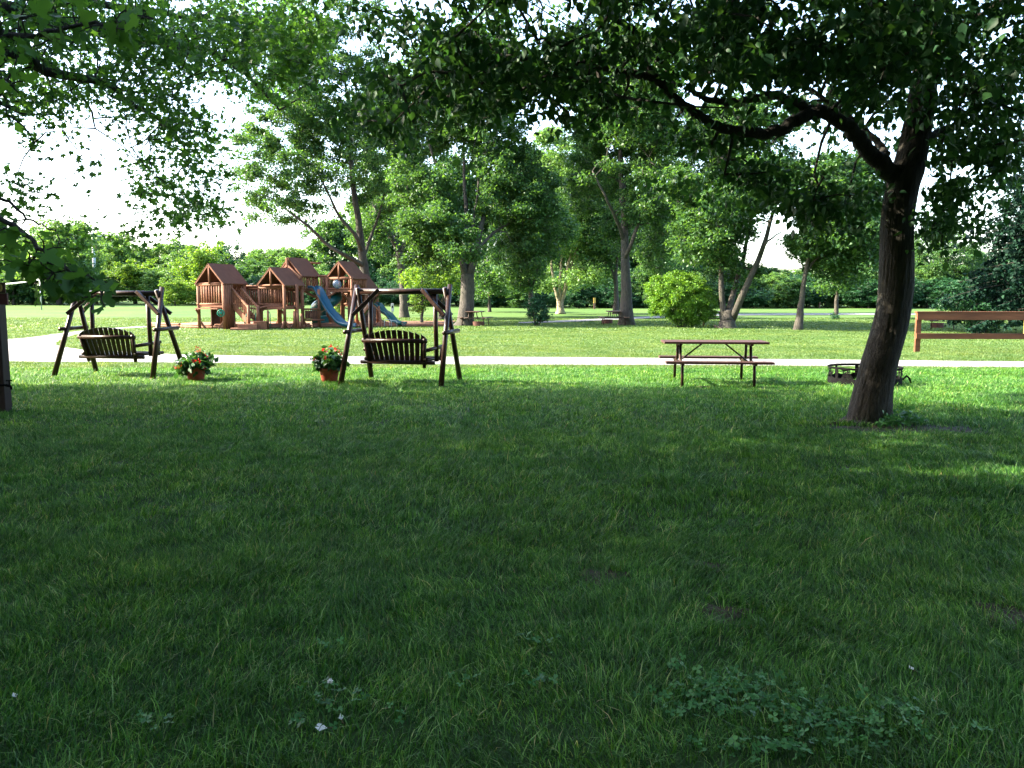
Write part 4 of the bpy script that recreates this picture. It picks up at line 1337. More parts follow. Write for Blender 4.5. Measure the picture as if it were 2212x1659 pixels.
# ------------------------------------------------------------------ picnic tables
def picnic_table(loc, rz, label, wood='tablewood', L=1.83, group="picnic tables on the lawn"):
    t = empty("picnic_table", loc, rz, label, "picnic table", group)
    W = M[wood]
    mb = MB()
    for k in range(4):
        mb.box((0, -0.27 + k * 0.18, 0.75), (L / 2, 0.087, 0.019))
    mb.make("tabletop", W, t, bevel=0.003)
    for sy in (-1, 1):
        mb = MB()
        mb.box((0, sy * 0.66, 0.43), (L / 2, 0.12, 0.019))
        mb.make("bench", W, t, bevel=0.003)
    for sx in (-1, 1):
        x = sx * (L / 2 - 0.29)
        for sy in (-1, 1):
            MB().path([(x, sy * 0.60, -0.02), (x, sy * 0.56, 0.39), (x, sy * 0.24, 0.44), (x, sy * 0.20, 0.73)], 0.026, 8).make("leg", M['pipe'], t, True)
        MB().bar((x, -0.68, 0.395), (x, 0.68, 0.395), 0.045, 0.03).make("cross_bar", M['pipe'], t)
        MB().bar((x, -0.33, 0.715), (x, 0.33, 0.715), 0.045, 0.03).make("cross_bar", M['pipe'], t)
        MB().log((x, 0, 0.40), (x - sx * 0.42, 0, 0.73), 0.014).make("brace", M['pipe'], t, True)
    return t


picnic_table((3.60, 14.62, 0), math.radians(-5), "large brown picnic table on the near lawn before the gravel path", L=1.80)


def at(u, v, rz=0):
    p = GR(u, v)
    return (p.x, p.y, p.z)


GTB = "small picnic tables standing among the trees"
picnic_table(at(1325, 702), math.radians(88), "picnic table end-on beside the straight grey trunk, round bush to its right", 'tablewood_old', group=GTB)
picnic_table(at(1027, 703), math.radians(80), "picnic table half hidden by the old maple's flared trunk", 'tablewood_old', group=GTB)
picnic_table(at(1545, 704), math.radians(75), "dark picnic table between the round bush and the multi-stemmed tree", 'tablewood_old', group=GTB)
picnic_table(at(2055, 712), math.radians(25), "picnic table seen beneath the fence's top rail", 'tablewood_old', group=GTB)
picnic_table(at(892, 682), math.radians(12), "distant picnic table right of the trunk with a grey box", 'tablewood_old', group=GTB)


# ------------------------------------------------------------------ fire rings
def fire_ring():
    c = (GR(1868, 838)); cy = c.y + 0.60; cx = P(1868, 800, cy).x
    t = empty("fire_ring", (cx, cy, 0), 0, "black steel fire ring with cut-out wildlife pattern, partly behind the large trunk", "fire ring")
    R = 0.615; H = 0.31
    nU, nV = 240, 40
    rs = np.random.default_rng(9)

    def solid_at(a, z):
        """true where the steel remains; animals and branches cut out of the wall"""
        if z < 0.125 or z > 0.285: return True
        s = a * R
        for k in range(9):
            s0 = k * 2 * math.pi * R / 9
            x = (s - s0) / 0.21 - 1.0
            y = (z - 0.125) / 0.16
            if abs(x) < 1.0:
                if abs(x) > 0.90: return True                       # posts like tree trunks between the windows
                if 0.78 < y < 0.84: return True                      # thin rail
                if k % 2 == 0:
                    if ((x + 0.05) / 0.38) ** 2 + ((y - 0.46) / 0.13) ** 2 < 1: return True       # body
                    if ((x - 0.42) / 0.12) ** 2 + ((y - 0.64) / 0.09) ** 2 < 1: return True       # head
                    if abs(x - 0.32 - 0.4 * (y - 0.5)) < 0.08 and 0.40 < y < 0.66: return True    # neck
                    for lx in (-0.34, -0.22, 0.16, 0.28):
                        if abs(x - lx) < 0.035 and y < 0.45: return True
                else:
                    if abs(x) < 0.06: return True
                    for q in range(5):
                        yy = 0.15 + q * 0.16
                        if abs(y - yy + abs(x) * 0.3) < 0.05 and abs(x) < 0.62 - 0.1 * q: return True
                if y < 0.08 + 0.05 * math.sin(x * 9 + k): return True
                return False
        return True
    mb = MB()
    vs = []; fs = []
    for i in range(nU):
        a = 2 * math.pi * i / nU
        for j in range(nV + 1):
            z = H * j / nV
            for rr_ in (R, R - 0.008):
                vs.append((rr_ * math.cos(a), rr_ * math.sin(a), z))
    def vid(i, j, k): return ((i % nU) * (nV + 1) + j) * 2 + k
    keep = [[solid_at(2 * math.pi * (i + 0.5) / nU, H * (j + 0.5) / nV) for j in range(nV)] for i in range(nU)]
    for i in range(nU):
        for j in range(nV):
            if keep[i][j]:
                fs.append((vid(i, j, 0), vid(i + 1, j, 0), vid(i + 1, j + 1, 0), vid(i, j + 1, 0)))
                fs.append((vid(i, j, 1), vid(i, j + 1, 1), vid(i + 1, j + 1, 1), vid(i + 1, j, 1)))
    mb.add(vs, fs)
    mb.make("ring_wall", M['iron'], t)
    pts = [(R * math.cos(a), R * math.sin(a), H + 0.004) for a in np.linspace(0, 2 * math.pi, 49)]
    MB().path(pts, 0.011, 6, caps=False).make("rim", M['iron'], t, True)
    MB().lathe([(0.001, 0.05), (0.4, 0.035), (R - 0.02, 0.02)], n=24).make("ash_bed", M['soil'], t)
    MB().path([(R - 0.02, -0.18, 0.10), (R + 0.05, -0.18, 0.17), (R + 0.10, -0.18, 0.12), (R + 0.13, -0.18, 0.04)], 0.018, 8).make("handle", M['iron'], t, True)
    return t


fire_ring()


def small_ring(u, v, label):
    t = empty("fire_ring", at(u, v), 0, label, "fire ring")
    MB().lathe([(0.30, 0), (0.31, 0.22), (0.295, 0.22), (0.285, 0.0)], n=20).make("ring_wall", M['rust'], t)
    MB().path([(0.303 * math.cos(a), 0.303 * math.sin(a), 0.225) for a in np.linspace(0, 6.2832, 21)], 0.012, 5, caps=False).make("rim", M['rust'], t)


small_ring(1312, 699, "small rusty fire ring under the picnic table left of the grey trunk")
small_ring(2024, 708, "small rusty fire ring under the fence's top rail")
small_ring(1034, 704, "low rusty fire ring beside the old maple's trunk")


# ------------------------------------------------------------------ two-rail fence at the right
def fence():
    p = GR(1982, 761)
    t = empty("rail_fence", p, math.radians(-3), "brown two-rail wooden fence at the right, beyond the gravel path", "fence")
    W = M['fencewood']
    H = 1.15
    for k in range(3):
        x = k * 3.35
        MB().box((x, 0.05, H / 2 - 0.03), (0.07, 0.045, H / 2 - 0.01)).make("post", W, t, bevel=0.004)
    MB().box((3.35, -0.022, H - 0.145), (3.42, 0.020, 0.100)).make("rail", W, t, bevel=0.004)
    MB().box((3.35, -0.022, 0.455), (3.42, 0.020, 0.078)).make("rail", W, t, bevel=0.004)
    MB().box((3.35, 0.03, H - 0.026), (3.44, 0.085, 0.018)).make("cap_rail", W, t, bevel=0.004)
    MB().box((0.72, -0.0445, H - 0.105), (0.25, 0.002, 0.005)).make("scuffed_strip", M['tablewood_old'], t)
    return t


fence()


# ------------------------------------------------------------------ water post with number board, left edge
def water_post():
    p = GR(2, 890)
    t = empty("water_post", (p.x, p.y, 0), math.radians(4), "dark square wooden post with number board and water tap at left edge", "post")
    hw = 0.11
    MB().box((0, 0, 0.78), (hw, hw * 0.8, 0.82)).make("post", M['postpaint'], t, bevel=0.008)
    MB().box((0.055, -0.112, 1.525), (0.19, 0.02, 0.075)).make("board", M['signbrown'], t, bevel=0.004)
    MB().box((0.045, -0.105, 1.672), (0.175, 0.012, 0.068)).make("number_board", M['playdark'], t, bevel=0.004)
    cu = bpy.data.curves.new("digits", 'FONT')
    cu.body = "130"; cu.size = 0.14; cu.extrude = 0.004; cu.offset = 0.003; cu.align_x = 'CENTER'
    o = bpy.data.objects.new("number", cu)
    COL.objects.link(o)
    dg = bpy.context.evaluated_depsgraph_get()
    me = bpy.data.meshes.new_from_object(o.evaluated_get(dg))
    bpy.data.objects.remove(o)
    ob = link("number", me, None, t)
    me.materials.clear(); me.materials.append(M['digit'])
    ob.location = (0.085, -0.122, 1.625); ob.rotation_euler = (math.radians(90), 0, 0)
    tap = MB()
    tap.log((-0.2, -0.10, 0.38), (0.15, -0.10, 0.375), 0.014, None, 8)
    tap.log((0.14, -0.10, 0.375), (0.20, -0.10, 0.36), 0.02, 0.016, 8)
    tap.path([(0.185, -0.10, 0.365), (0.205, -0.10, 0.35), (0.21, -0.10, 0.315)], 0.015, 8)
    tb = tap.make("tap", M['iron'], t, True)
    hd = MB(); hd.log((0.185, -0.10, 0.375), (0.185, -0.10, 0.43), 0.009); hd.log((0.145, -0.10, 0.435), (0.225, -0.10, 0.435), 0.008)
    hd.make("tap_handle", M['iron'], tb, True)
    MB().box((-0.028, -0.1, 1.37), (0.02, 0.006, 0.07)).make("metal_plate", M['steel'], t)


water_post()


# ------------------------------------------------------------------ far posts and poles
def utility_pole():
    p = P(200, 505, 112)
    g0 = float(gz(p.x, p.y))
    t = empty("utility_pole", (p.x, p.y, g0), 0, "pale grey utility pole rising above the left treeline", "utility pole")
    MB().log((0, 0, -0.1), (0, 0, p.z - g0 + 0.1), 0.24, 0.16).make("pole", M['greypole'], t, True)
    MB().bar((-0.1, -0.2, p.z - g0 - 0.3), (1.3, -0.2, p.z - g0 - 0.3), 0.1, 0.12).make("crossarm", M['greypole'], t)


utility_pole()


def net():
    a = GR(90, 670); b = GR(-62, 668)
    t = empty("volleyball_net", a, 0, "slim grey net post with sagging white tape on the left field", "net")
    MB().log((0, 0, -0.05), (0, 0, 3.1), 0.06).make("net_post", M['steel'], t, True)
    q = b - a
    MB().log((q.x, q.y, -0.05), (q.x, q.y, 3.0), 0.06).make("net_post", M['steel'], t, True)
    pts = [(q.x * s, q.y * s, 2.72 + 0.35 * (1 - s) - 1.0 * s * (1 - s)) for s in np.linspace(0, 1, 12)]
    mb = MB()
    for k in range(len(pts) - 1):
        mb.bar(pts[k], pts[k + 1], 0.03, 0.13)
    mb.make("tape", M['steel'], t)


net()
GM = "short yellow marker posts at the far lawn edge"
for u, v, lab in [(1284, 667.5, "short yellow-topped marker post in front of the hedgerow, left of the straight grey trunk"), (1770, 665.5, "short yellow-topped marker post right of the slim leaning tree"), (1534, 668, "short yellow marker post just behind the round bush's right side")]:
    p = GR(u, v)
    t = empty("marker_post", p, 0, lab, "marker post", GM)
    MB().box((0, 0, 0.35), (0.11, 0.09, 0.37)).make("post", M['tablewood_old'], t)
    MB().box((0, 0, 1.05), (0.13, 0.11, 0.33)).make("post_top", M['yellow'], t)
p = GR(2214, 727)
t = empty("marker_post", p, 0, "orange-yellow post at the right edge between the fence rails", "marker post")
MB().box((0, 0, 0.42), (0.045, 0.045, 0.44)).make("post", M['yellow'], t)
MB().box((0, 0, 0.89), (0.055, 0.055, 0.03)).make("post_top", M['yellow'], t)


# stake by the young tree near the far path
p = GR(1803, 689.5)
shrub("weed_clump", "little dark tuft of leaves at the thin tree's base near the far path", (1804, 690), [(1804, 684, 7, 8, 0, 0.3)], 14, 30, 0.16, 0.10, 'leaf_deep', 35, 3, cat="plant")
shrub("lit_sapling", "low yellow-green sapling between the playset's slides", (840, 697), [(729 + 2, 668, 7, 22, 0, 0.4)], 30, 30, 0.2, 0.10, 'leaf_yellow', 36, 3, cat="plant")


# electrical box on the forked trunk, bench by the slide
p = GR(861, 686)
t = empty("meter_box", (p.x - 0.35, p.y - 0.6, 0), 0, "pale grey box on a post beside the forked trunk behind the playset", "box")
MB().box((0, 0, 0.75), (0.10, 0.08, 0.30)).make("cabinet", M['steel'], t, bevel=0.01)
MB().box((0, 0, 0.22), (0.04, 0.04, 0.24)).make("post", M['steel'], t)
MB().box((0, -0.085, 0.8), (0.05, 0.006, 0.08)).make("window_pane", M['iron'], t)


# ------------------------------------------------------------------ plants and litter in the near lawn
def clover():
    r = np.random.default_rng(44)
    pts = []
    for (u, v, ru, rv, n) in [(1560, 1500, 90, 30, 50), (1640, 1530, 150, 36, 90), (1760, 1570, 150, 36, 80), (1500, 1540, 60, 30, 30), (1880, 1600, 120, 36, 60), (1700, 1640, 180, 22, 70), (1460, 1460, 20, 10, 8), (1160, 1410, 60, 18, 12), (715, 1530, 60, 40, 26), (1000, 1500, 40, 20, 5),
                              (1180, 1490, 50, 20, 10), (860, 1560, 40, 20, 6), (700, 1420, 40, 12, 4), (1960, 1560, 40, 20, 14), (640, 1590, 20, 20, 5), (330, 1590, 40, 20, 8)]:
        for _ in range(n):
            p = GR(u + r.normal() * ru * 0.6, v + r.normal() * rv * 0.6)
            pts.append((p.x, p.y, 0.035 + 0.035 * r.random()))
    C = np.array(pts); N = len(C)
    # three heart-shaped leaflets
    tv = [(0, 0, 0)]; tf = []
    for k in range(3):
        a = 2 * math.pi * k / 3
        for (x, y, z) in [(0.28, 0.35, 0.06), (0.42, 0.75, 0.10), (0.22, 1.0, 0.05), (0, 0.88, 0.0), (-0.22, 1.0, 0.05), (-0.42, 0.75, 0.10), (-0.28, 0.35, 0.06)]:
            tv.append((x * math.cos(a) - y * math.sin(a), x * math.sin(a) + y * math.cos(a), z))
        b = 1 + 7 * k
        tf += [(0, b, b + 1, b + 3), (b + 1, b + 2, b + 3), (0, b + 3, b + 5, b + 6), (b + 3, b + 4, b + 5)]
    s = (0.019 * (0.6 + 0.6 * r.random(N)))[:, None]
    n = unit(r.normal(size=(N, 3)) * 0.35 + np.array([0, -0.15, 1]))
    ay = r.normal(size=(N, 3)); ay = unit(ay - n * np.sum(ay * n, axis=1, keepdims=True)); ax = np.cross(ay, n)
    o = link("clover", stamp("clover", C, ax * s, ay * s, n * s, tv, tf), M['clover'])
    tag(o, "patches of three-lobed clover leaves scattered in the near lawn", "clover", kind='stuff')


clover()
for (u, v, lab) in [(714, 1503, "white clover blossom standing in the near lawn, left of centre")]:
    p = GR(u, v + 14)
    t = empty("clover_flower", p, 0, lab, "flower")
    MB().path([(0, 0, 0), (0.002, 0, 0.04), (0, 0, 0.078)], 0.0016, 5).make("stem", M['clover'], t)
    r = np.random.default_rng(5)
    leaf_object("blossom", unit(r.normal(size=(60, 3))) * 0.005 + np.array([0, 0, 0.085]), 0.009, RHOMB, M['petalwhite'], t, r, up=0.6, droop=-0.6)
GD = "pale dry scraps lying in the grass"
for (u, v, s, a, lab) in [(738, 1572, 0.030, 0.4, "pale curled dry leaf standing up in the near grass below the clover blossom"), (708, 1590, 0.040, 1.9, "crumpled pale dry leaf lying flat in the near grass below the clover blossom"),
                          (695, 1580, 0.024, 2.8, "small pale scrap left of the crumpled dry leaf"), (35, 1522, 0.030, 0.9, "straw-coloured scrap at the lower left edge of the lawn"), (1973, 1462, 0.026, 0.3, "small pale curled scrap in the grass at lower right")]:
    p = GR(u, v); p.z += 0.03
    o = empty("dry_leaf", p, a, lab, "dry leaf", GD)
    tv = [(0, 0, 0), (0.35, 0.3, 0.18), (0.42, 0.7, 0.05), (0.1, 1.1, 0.25), (-0.2, 0.75, -0.05), (-0.4, 0.35, 0.2), (0, 0.55, -0.12)]
    mb = MB(); mb.add([(x * s, y * s, z * s) for x, y, z in tv], [(0, 1, 6), (1, 2, 6), (2, 3, 6), (3, 4, 6), (4, 5, 6), (5, 0, 6)])
    mb.make("blade", M['petalwhite'], o)
    MB().path([(0, 0, 0), (0, -0.4 * s, 0.02 * s), (0.1 * s, -0.8 * s, -0.1 * s)], 0.001, 4).make("stalk", M['tablewood_old'], o)

# weeds at the foot of the near trunk
def weeds():
    r = np.random.default_rng(66)
    p0 = GR(1925, 918)
    t = empty("ground_ivy", p0, 0, "low broad-leaved weeds growing at the foot of the large near trunk", "weeds")
    L = []; mb = MB()
    for k in range(60):
        p = GR(1905 + 60 * r.random() ** 1.4 * 1.3 + r.normal() * 6, 905 + 22 * r.random()) - p0
        h = 0.06 + 0.10 * r.random() * (1 if k % 3 else 1.6)
        mb.path([(p.x, p.y, 0), (p.x + r.normal() * 0.02, p.y, h)], [0.003, 0.002], 4)
        for q in range(5):
            L.append((p.x + r.normal() * 0.035, p.y + r.normal() * 0.035, h * (0.5 + 0.5 * r.random())))
    mb.make("stem", M['clover'], t)
    leaf_object("foliage", np.array(L), 0.06, OVATE, M['clover'], t, r, up=0.8, droop=0.1)


weeds()
# ------------------------------------------------------------------ the playset
def playset():
    O = GR(668, 708)
    t = empty("playset", O, math.radians(14.5), "large brown wooden playset with five peaked roofs, blue slide and bridges", "playset")
    W, RF = M['playwood'], M['playroof']
    def X(px): return (px - 1150) / 200.0
    def Z(py): return (765 - py) / 194.0

    def T(cx, cy, ang):
        a = math.radians(ang)
        c, s = math.cos(a), math.sin(a)
        return lambda x, y, z: (cx + c * x - s * y, cy + s * x + c * y, z)

    def pole(p, q, r=0.06, name="post", n=9, mat=None):
        return MB().log(p, q, r, None, n).make(name, mat or W, t, True)

    def roof(f, w, L, ze, zr, ov=0.12):
        """two thin slopes with barge boards; ridge along local y"""
        mb = MB()
        th = 0.035
        for s in (-1, 1):
            p = [f(0, -L / 2, zr), f(0, L / 2, zr), f(s * w / 2, L / 2, ze), f(s * w / 2, -L / 2, ze)]
            q = [(a, b, c - th) for a, b, c in p]
            mb.add(p + q, [(0, 1, 2, 3), (7, 6, 5, 4), (0, 3, 7, 4), (1, 5, 6, 2), (2, 6, 7, 3), (0, 4, 5, 1)])
        ro = mb.make("roof", RF, t)
        gb = MB()
        for y in (-L / 2 + 0.03, L / 2 - 0.03):
            for s in (-1, 1):
                gb.bar(f(s * w / 2 * 0.97, y, ze - 0.04), f(0, y, zr - 0.07), 0.05, 0.07)
        gb.make("barge_board", W, ro)
        kp = MB()
        for y in (-L / 2 + 0.06,):
            kp.log(f(0, y, ze - 0.02), f(0, y, zr - 0.08), 0.05)
        kp.make("king_post", W, ro, True)
        return ro

    def railing(p, q, z0, z1, n, name="railing", r=0.055, pr=0.038, lower=True):
        """log rails top and bottom with upright pickets between p and q (xy points)"""
        mb = MB()
        a0 = Vector((p[0], p[1], z0)); b0 = Vector((q[0], q[1], z0)); a1 = Vector((p[0], p[1], z1)); b1 = Vector((q[0], q[1], z1))
        e = (b0 - a0).normalized() * 0.08
        mb.log(a1 - e, b1 + e, r)
        if lower: mb.log(a0 - e, b0 + e, r)
        for k in range(n):
            s = (k + 0.5) / n
            x = a0.lerp(b0, s); y = a1.lerp(b1, s)
            mb.log(x, y, pr, None, 6)
        return mb.make(name, W, t, True)

    def tower(cx, cy, w, L, zd, ze, zr, sides, ang=-36, posts_to=0.0, np_=9, zrail=None, rw=None, rl=None, brace=True):
        f = T(cx, cy, ang)
        hw, hl = w / 2, L / 2
        zt = zrail if zrail is not None else ze - 0.10
        for sx in (-1, 1):
            for sy in (-1, 1):
                pole(f(sx * hw, sy * hl, posts_to), f(sx * hw, sy * hl, ze), 0.075)
                if brace and posts_to == 0.0:
                    MB().bar(f(sx * hw, sy * hl, 0.38), f(sx * (hw + 0.26), sy * hl, 0.03), 0.07, 0.09).make("foot_brace", W, t)
                    MB().bar(f(sx * hw, sy * hl, 0.38), f(sx * hw, sy * (hl + 0.26), 0.03), 0.07, 0.09).make("foot_brace", W, t)
        mb = MB()
        for k in range(8):
            y = -hl + (k + 0.5) * L / 8
            mb.bar(f(-hw, y, zd), f(hw, y, zd), L / 8 - 0.015, 0.04)
        mb.bar(f(-hw, -hl, zd - 0.07), f(hw, -hl, zd - 0.07), 0.06, 0.10)
        mb.bar(f(-hw, hl, zd - 0.07), f(hw, hl, zd - 0.07), 0.06, 0.10)
        mb.bar(f(hw, -hl, zd - 0.07), f(hw, hl, zd - 0.07), 0.06, 0.10)
        mb.bar(f(-hw, -hl, zd - 0.07), f(-hw, hl, zd - 0.07), 0.06, 0.10)
        mb.make("deck", W, t)
        C = {'F': ((-hw, -hl), (hw, -hl)), 'B': ((-hw, hl), (hw, hl)), 'R': ((hw, -hl), (hw, hl)), 'L': ((-hw, -hl), (-hw, hl))}
        for s, (p, q) in C.items():
            a = f(*p, 0); b = f(*q, 0)
            if s in sides:
                railing(a, b, zd + 0.03, zt, np_)
            pole((a[0], a[1], ze - 0.03), (b[0], b[1], ze - 0.03), 0.055, "eave_log")
        roof(f, rw or w * 1.16, rl or L * 1.14, ze - 0.02, zr)
        return f

    # --- first tower (left)
    fA = tower(-4.07, 0.0, 1.50, 1.50, Z(540), Z(340), Z(160), "FBL", np_=10, zrail=Z(358), brace=False, rw=1.74, rl=1.74)
    z = Z(540)
    # climbing wall of upright logs on the right side of the first tower
    mb = MB()
    for k in range(5):
        a = fA(0.79, -0.75 + 0.13 * k, 0); mb.log((a[0], a[1], 0), (a[0], a[1], Z(345)), 0.068)
    mb.make("log_wall", W, t, True)
    mb = MB(); a = fA(-0.5, 0.60, 0); b = fA(0.25, 0.60, 0); mb.bar((a[0], a[1], z / 2), (b[0], b[1], z / 2), 0.05, z - 0.1)
    a = fA(-0.70, 0.0, 0); b = fA(-0.70, 0.6, 0); mb.bar((a[0], a[1], z / 2), (b[0], b[1], z / 2), 0.05, z - 0.1)
    mb.make("lower_panel", M['playdark'], t)
    mb = MB(); a = fA(-0.7, -0.90, 0); b = fA(0.62, -0.90, 0); mb.bar((a[0], a[1], Z(575)), (b[0], b[1], Z(575)), 0.34, 0.05)
    mb.make("counter", M['timber'], t)
    for sx in (-0.68, 0.60):
        a = fA(sx, -1.02, 0); b = fA(sx * 1.05, -0.76, 0)
        MB().bar((a[0], a[1], Z(582)), (b[0], b[1], Z(640)), 0.06, 0.08).make("counter_brace", W, t)
    for sx, e in ((0.75, 0.35), (-0.75, -0.2)):
        a = fA(sx, -0.75, 0)
        MB().bar((a[0], a[1] - 0.02, 0.42), (a[0] - 0.28 * (1 if sx > 0 else -1), a[1] - 0.05, 0.02), 0.07, 0.09).make("foot_brace", W, t)
    # steering wheel
    a = fA(0.72, -0.92, 0)
    mb = MB(); cx, cy, cz = a[0], a[1] - 0.12, Z(615)
    mb.path([(cx + 0.15 * math.cos(q), cy, cz + 0.15 * math.sin(q)) for q in np.linspace(0, 2 * math.pi, 25)], 0.025, 6, caps=False)
    for k in range(3):
        q = k * math.pi / 3
        mb.log((cx - 0.14 * math.cos(q), cy, cz - 0.14 * math.sin(q)), (cx + 0.14 * math.cos(q), cy, cz + 0.14 * math.sin(q)), 0.022, None, 6)
    mb.log((cx, cy - 0.03, cz), (cx, cy + 0.14, cz), 0.07, None, 12)
    mb.make("steering_wheel", M['green'], t, True)
    # --- stairs from the deck down to the right
    x0, x1 = X(420), X(560); yS = -0.55
    def stair(s, side):     # s 0..1 down the flight
        return (x0 + 0.10 + (X(640) - x0) * s * 0.72 + side * 0.40, yS - 0.15 - 1.1 * s + side * 0.42, Z(545) * (1 - s) + 0.30 * s)
    for side in (0, 1):
        a = Vector(stair(0, side)); b = Vector(stair(1, side))
        MB().bar(a, b, 0.06, 0.20).make("stringer", W, t)
        mb = MB()
        mb.bar(a + Vector((0, 0, 0.80)), b + Vector((0, 0, 0.74)), 0.07, 0.09)
        mb.bar(a + Vector((0, 0, 0.10)), b + Vector((0, 0, 0.16)), 0.05, 0.07)
        for k in range(9):
            s = (k + 0.4) / 9
            p = a.lerp(b, s); mb.log(p + Vector((0, 0, 0.05)), p + Vector((0, 0, 0.78)), 0.030, None, 6)
        mb.make("stair_railing", W, t)
        pole((b.x, b.y, 0), (b.x, b.y, b.z + 0.85), 0.07)
        MB().path([(b.x - 0.09, b.y - 0.05, b.z + 0.45), (b.x - 0.12, b.y - 0.10, b.z + 0.30), (b.x - 0.12, b.y - 0.10, 0.3), (b.x - 0.09, b.y - 0.05, 0.2)], 0.018, 6).make("grab_handle", M['green'], t, True)
    mb = MB()
    for k in range(6):
        s = (k + 0.6) / 6.3
        a = Vector(stair(s, 0)); b = Vector(stair(s, 1))
        mb.bar(a, b, 0.20, 0.045)
    mb.make("stair_treads", W, t)
    MB().box((X(590), -2.0, 0.14), (0.42, 0.30, 0.14)).make("step_block", M['timber'], t, bevel=0.01)
    MB().box((X(700), -1.75, 0.20), (0.30, 0.30, 0.20)).make("step_block", W, t, bevel=0.01)
    MB().box((X(520), -2.2, 0.05), (0.40, 0.32, 0.05)).make("step_block", M['timber'], t, bevel=0.01)
    px = X(770)
    pole((px, -1.6, 0), (px, -1.6, Z(590)), 0.05)
    MB().path([(px + 0.04, -1.6, Z(600)), (px + 0.10, -1.6, Z(620)), (px + 0.10, -1.6, Z(725)), (px + 0.04, -1.6, Z(745))], 0.018, 6).make("grab_handle", M['green'], t, True)
    # --- lower bridge to the second tower: sagging floor and double log beams
    zA = Z(548)
    xb0, xb1 = X(560), X(760)
    railing((X(430), 0.95), (X(915), 0.55), zA + 0.08, Z(392), 22)
    pole((X(425), 0.90, Z(370)), (X(925), 0.50, Z(370)), 0.075, "bridge_beam")
    railing((X(700), -0.35), (X(900), -0.55), zA + 0.05, Z(385), 9)
    mb = MB()
    N_ = 18
    for k in range(N_):
        s = k / (N_ - 1); x = X(560) + (X(900) - X(560)) * s
        zz = zA - 0.10 - 0.10 * math.sin(math.pi * s)
        mb.bar((x, -0.45, zz), (x, 0.75, zz), 0.085, 0.05, up=(0, 0, 1))
    mb.make("bridge_floor", W, t)
    mb = MB(); mb.path([(X(690), -0.5, Z(575)), (X(740), -0.5, Z(560)), (X(800), -0.52, Z(552)), (X(920), -0.55, Z(556))], 0.06, 8); mb.make("bridge_beam", W, t, True)
    MB().bar((X(860), -0.6, Z(565)), (X(925), -0.8, Z(640)), 0.08, 0.10).make("brace", W, t)
    MB().bar((X(700), -0.4, Z(600)), (X(770), -0.45, Z(560)), 0.08, 0.10).make("brace", W, t)
    # monkey-bar rungs above the bridge
    pole((X(700), 0.0, 0), (X(700), 0.0, Z(545)), 0.07)
    mb = MB()
    for px_ in (500, 590, 680, 760):
        mb.bar((X(px_), 0.3, Z(352)), (X(px_ + 22), 1.1, Z(342)), 0.03, 0.03)
    mb.make("metal_rung", M['steel'], t)
    # --- second tower
    fB = tower(-1.30, -0.1, 1.45, 1.45, Z(562), Z(355), Z(190), "LB", np_=9, zrail=Z(385))
    mb = MB()
    for k in range(2):
        a = fB(-0.3 + 0.4 * k, 0.72, 0); mb.bar((a[0], a[1], Z(470)), (a[0] + 0.3, a[1], Z(470)), 0.04, 0.5)
    mb.make("back_panel", W, t)
    # stepped upright logs
    for k, (px_, top) in enumerate([(1012, 600), (1030, 672), (1045, 640), (1062, 700), (1078, 625), (1095, 725), (1040, 590)]):
        pole((X(px_), -1.25 + 0.12 * (k % 3), 0), (X(px_), -1.25 + 0.12 * (k % 3), Z(top)), 0.065, "stepping_log")
    # --- third, tallest tower
    fC = tower(-0.47, 1.3, 1.34, 1.30, Z(392), Z(262), Z(85), "FRB", np_=8, zrail=Z(262), rw=1.62, rl=1.62, brace=True)
    mb = MB()
    a = fC(-0.78, -0.88, 0); b = fC(0, -0.88, 0); c = fC(0.78, -0.88, 0)
    mb.bar((a[0], a[1], Z(310)), (b[0], b[1], Z(160)), 0.07, 0.10); mb.bar((c[0], c[1], Z(290)), (b[0], b[1], Z(160)), 0.07, 0.10)
    mb.log((b[0], b[1], Z(180)), (b[0], b[1], Z(95)), 0.06)
    mb.make("gable_frame", M['timber'], t)
    a = fC(0, 0.7, 0)
    pole((a[0] - 0.1, a[1], Z(128)), (X(1285), a[1] + 0.35, Z(130)), 0.05, "ridge_log")
    # play counter under the third tower
    MB().box((X(1185), 0.0, Z(640)), (0.36, 0.03, 0.20)).make("lower_panel", M['playdark'], t)
    pole((X(1100), -0.1, Z(585)), (X(1265), -0.1, Z(585)), 0.045, "counter_rail")
    pole((X(1100), -0.1, Z(690)), (X(1300), -0.1, Z(690)), 0.045, "counter_rail")
    mb = MB()
    for k in range(9):
        x = X(1115 + 17 * k); mb.log((x, -0.06, Z(690)), (x, -0.06, Z(585)), 0.022, None, 6)
    mb.make("pickets", W, t)
    pole((X(1250), 0.0, 0), (X(1250), 0.0, Z(395)), 0.07)
    MB().bar((X(1170), -0.12, Z(660)), (X(1170), -0.12, Z(625)), 0.06, 0.03, up=(0, 1, 0)).make("wood_block", M['timber'], t)
    # --- upper bridge to the fourth tower
    railing((X(1270), 1.2), (X(1445), 1.35), Z(385), Z(262), 10)
    railing((X(1270), 2.1), (X(1445), 2.25), Z(385), Z(262), 8)
    mb = MB()
    for k in range(16):
        s = k / 15; x = X(1110) + (X(1440) - X(1110)) * s
        zz = Z(400) - 0.35 * math.sin(math.pi * s)
        mb.bar((x, 0.9, zz), (x, 2.1, zz), 0.10, 0.05)
    mb.make("bridge_floor", M['timber'], t)
    mb = MB()
    pts = [(X(1110) + (X(1440) - X(1110)) * s, 0.88, Z(408) - 0.35 * math.sin(math.pi * s)) for s in np.linspace(0, 1, 12)]
    mb.path(pts, 0.06, 8); mb.make("bridge_beam", W, t, True)
    # --- fourth tower
    fD = tower(1.93, 1.2, 1.46, 1.30, Z(395), Z(285), Z(115), "R", np_=8, zrail=Z(283), rw=1.66, rl=1.45)
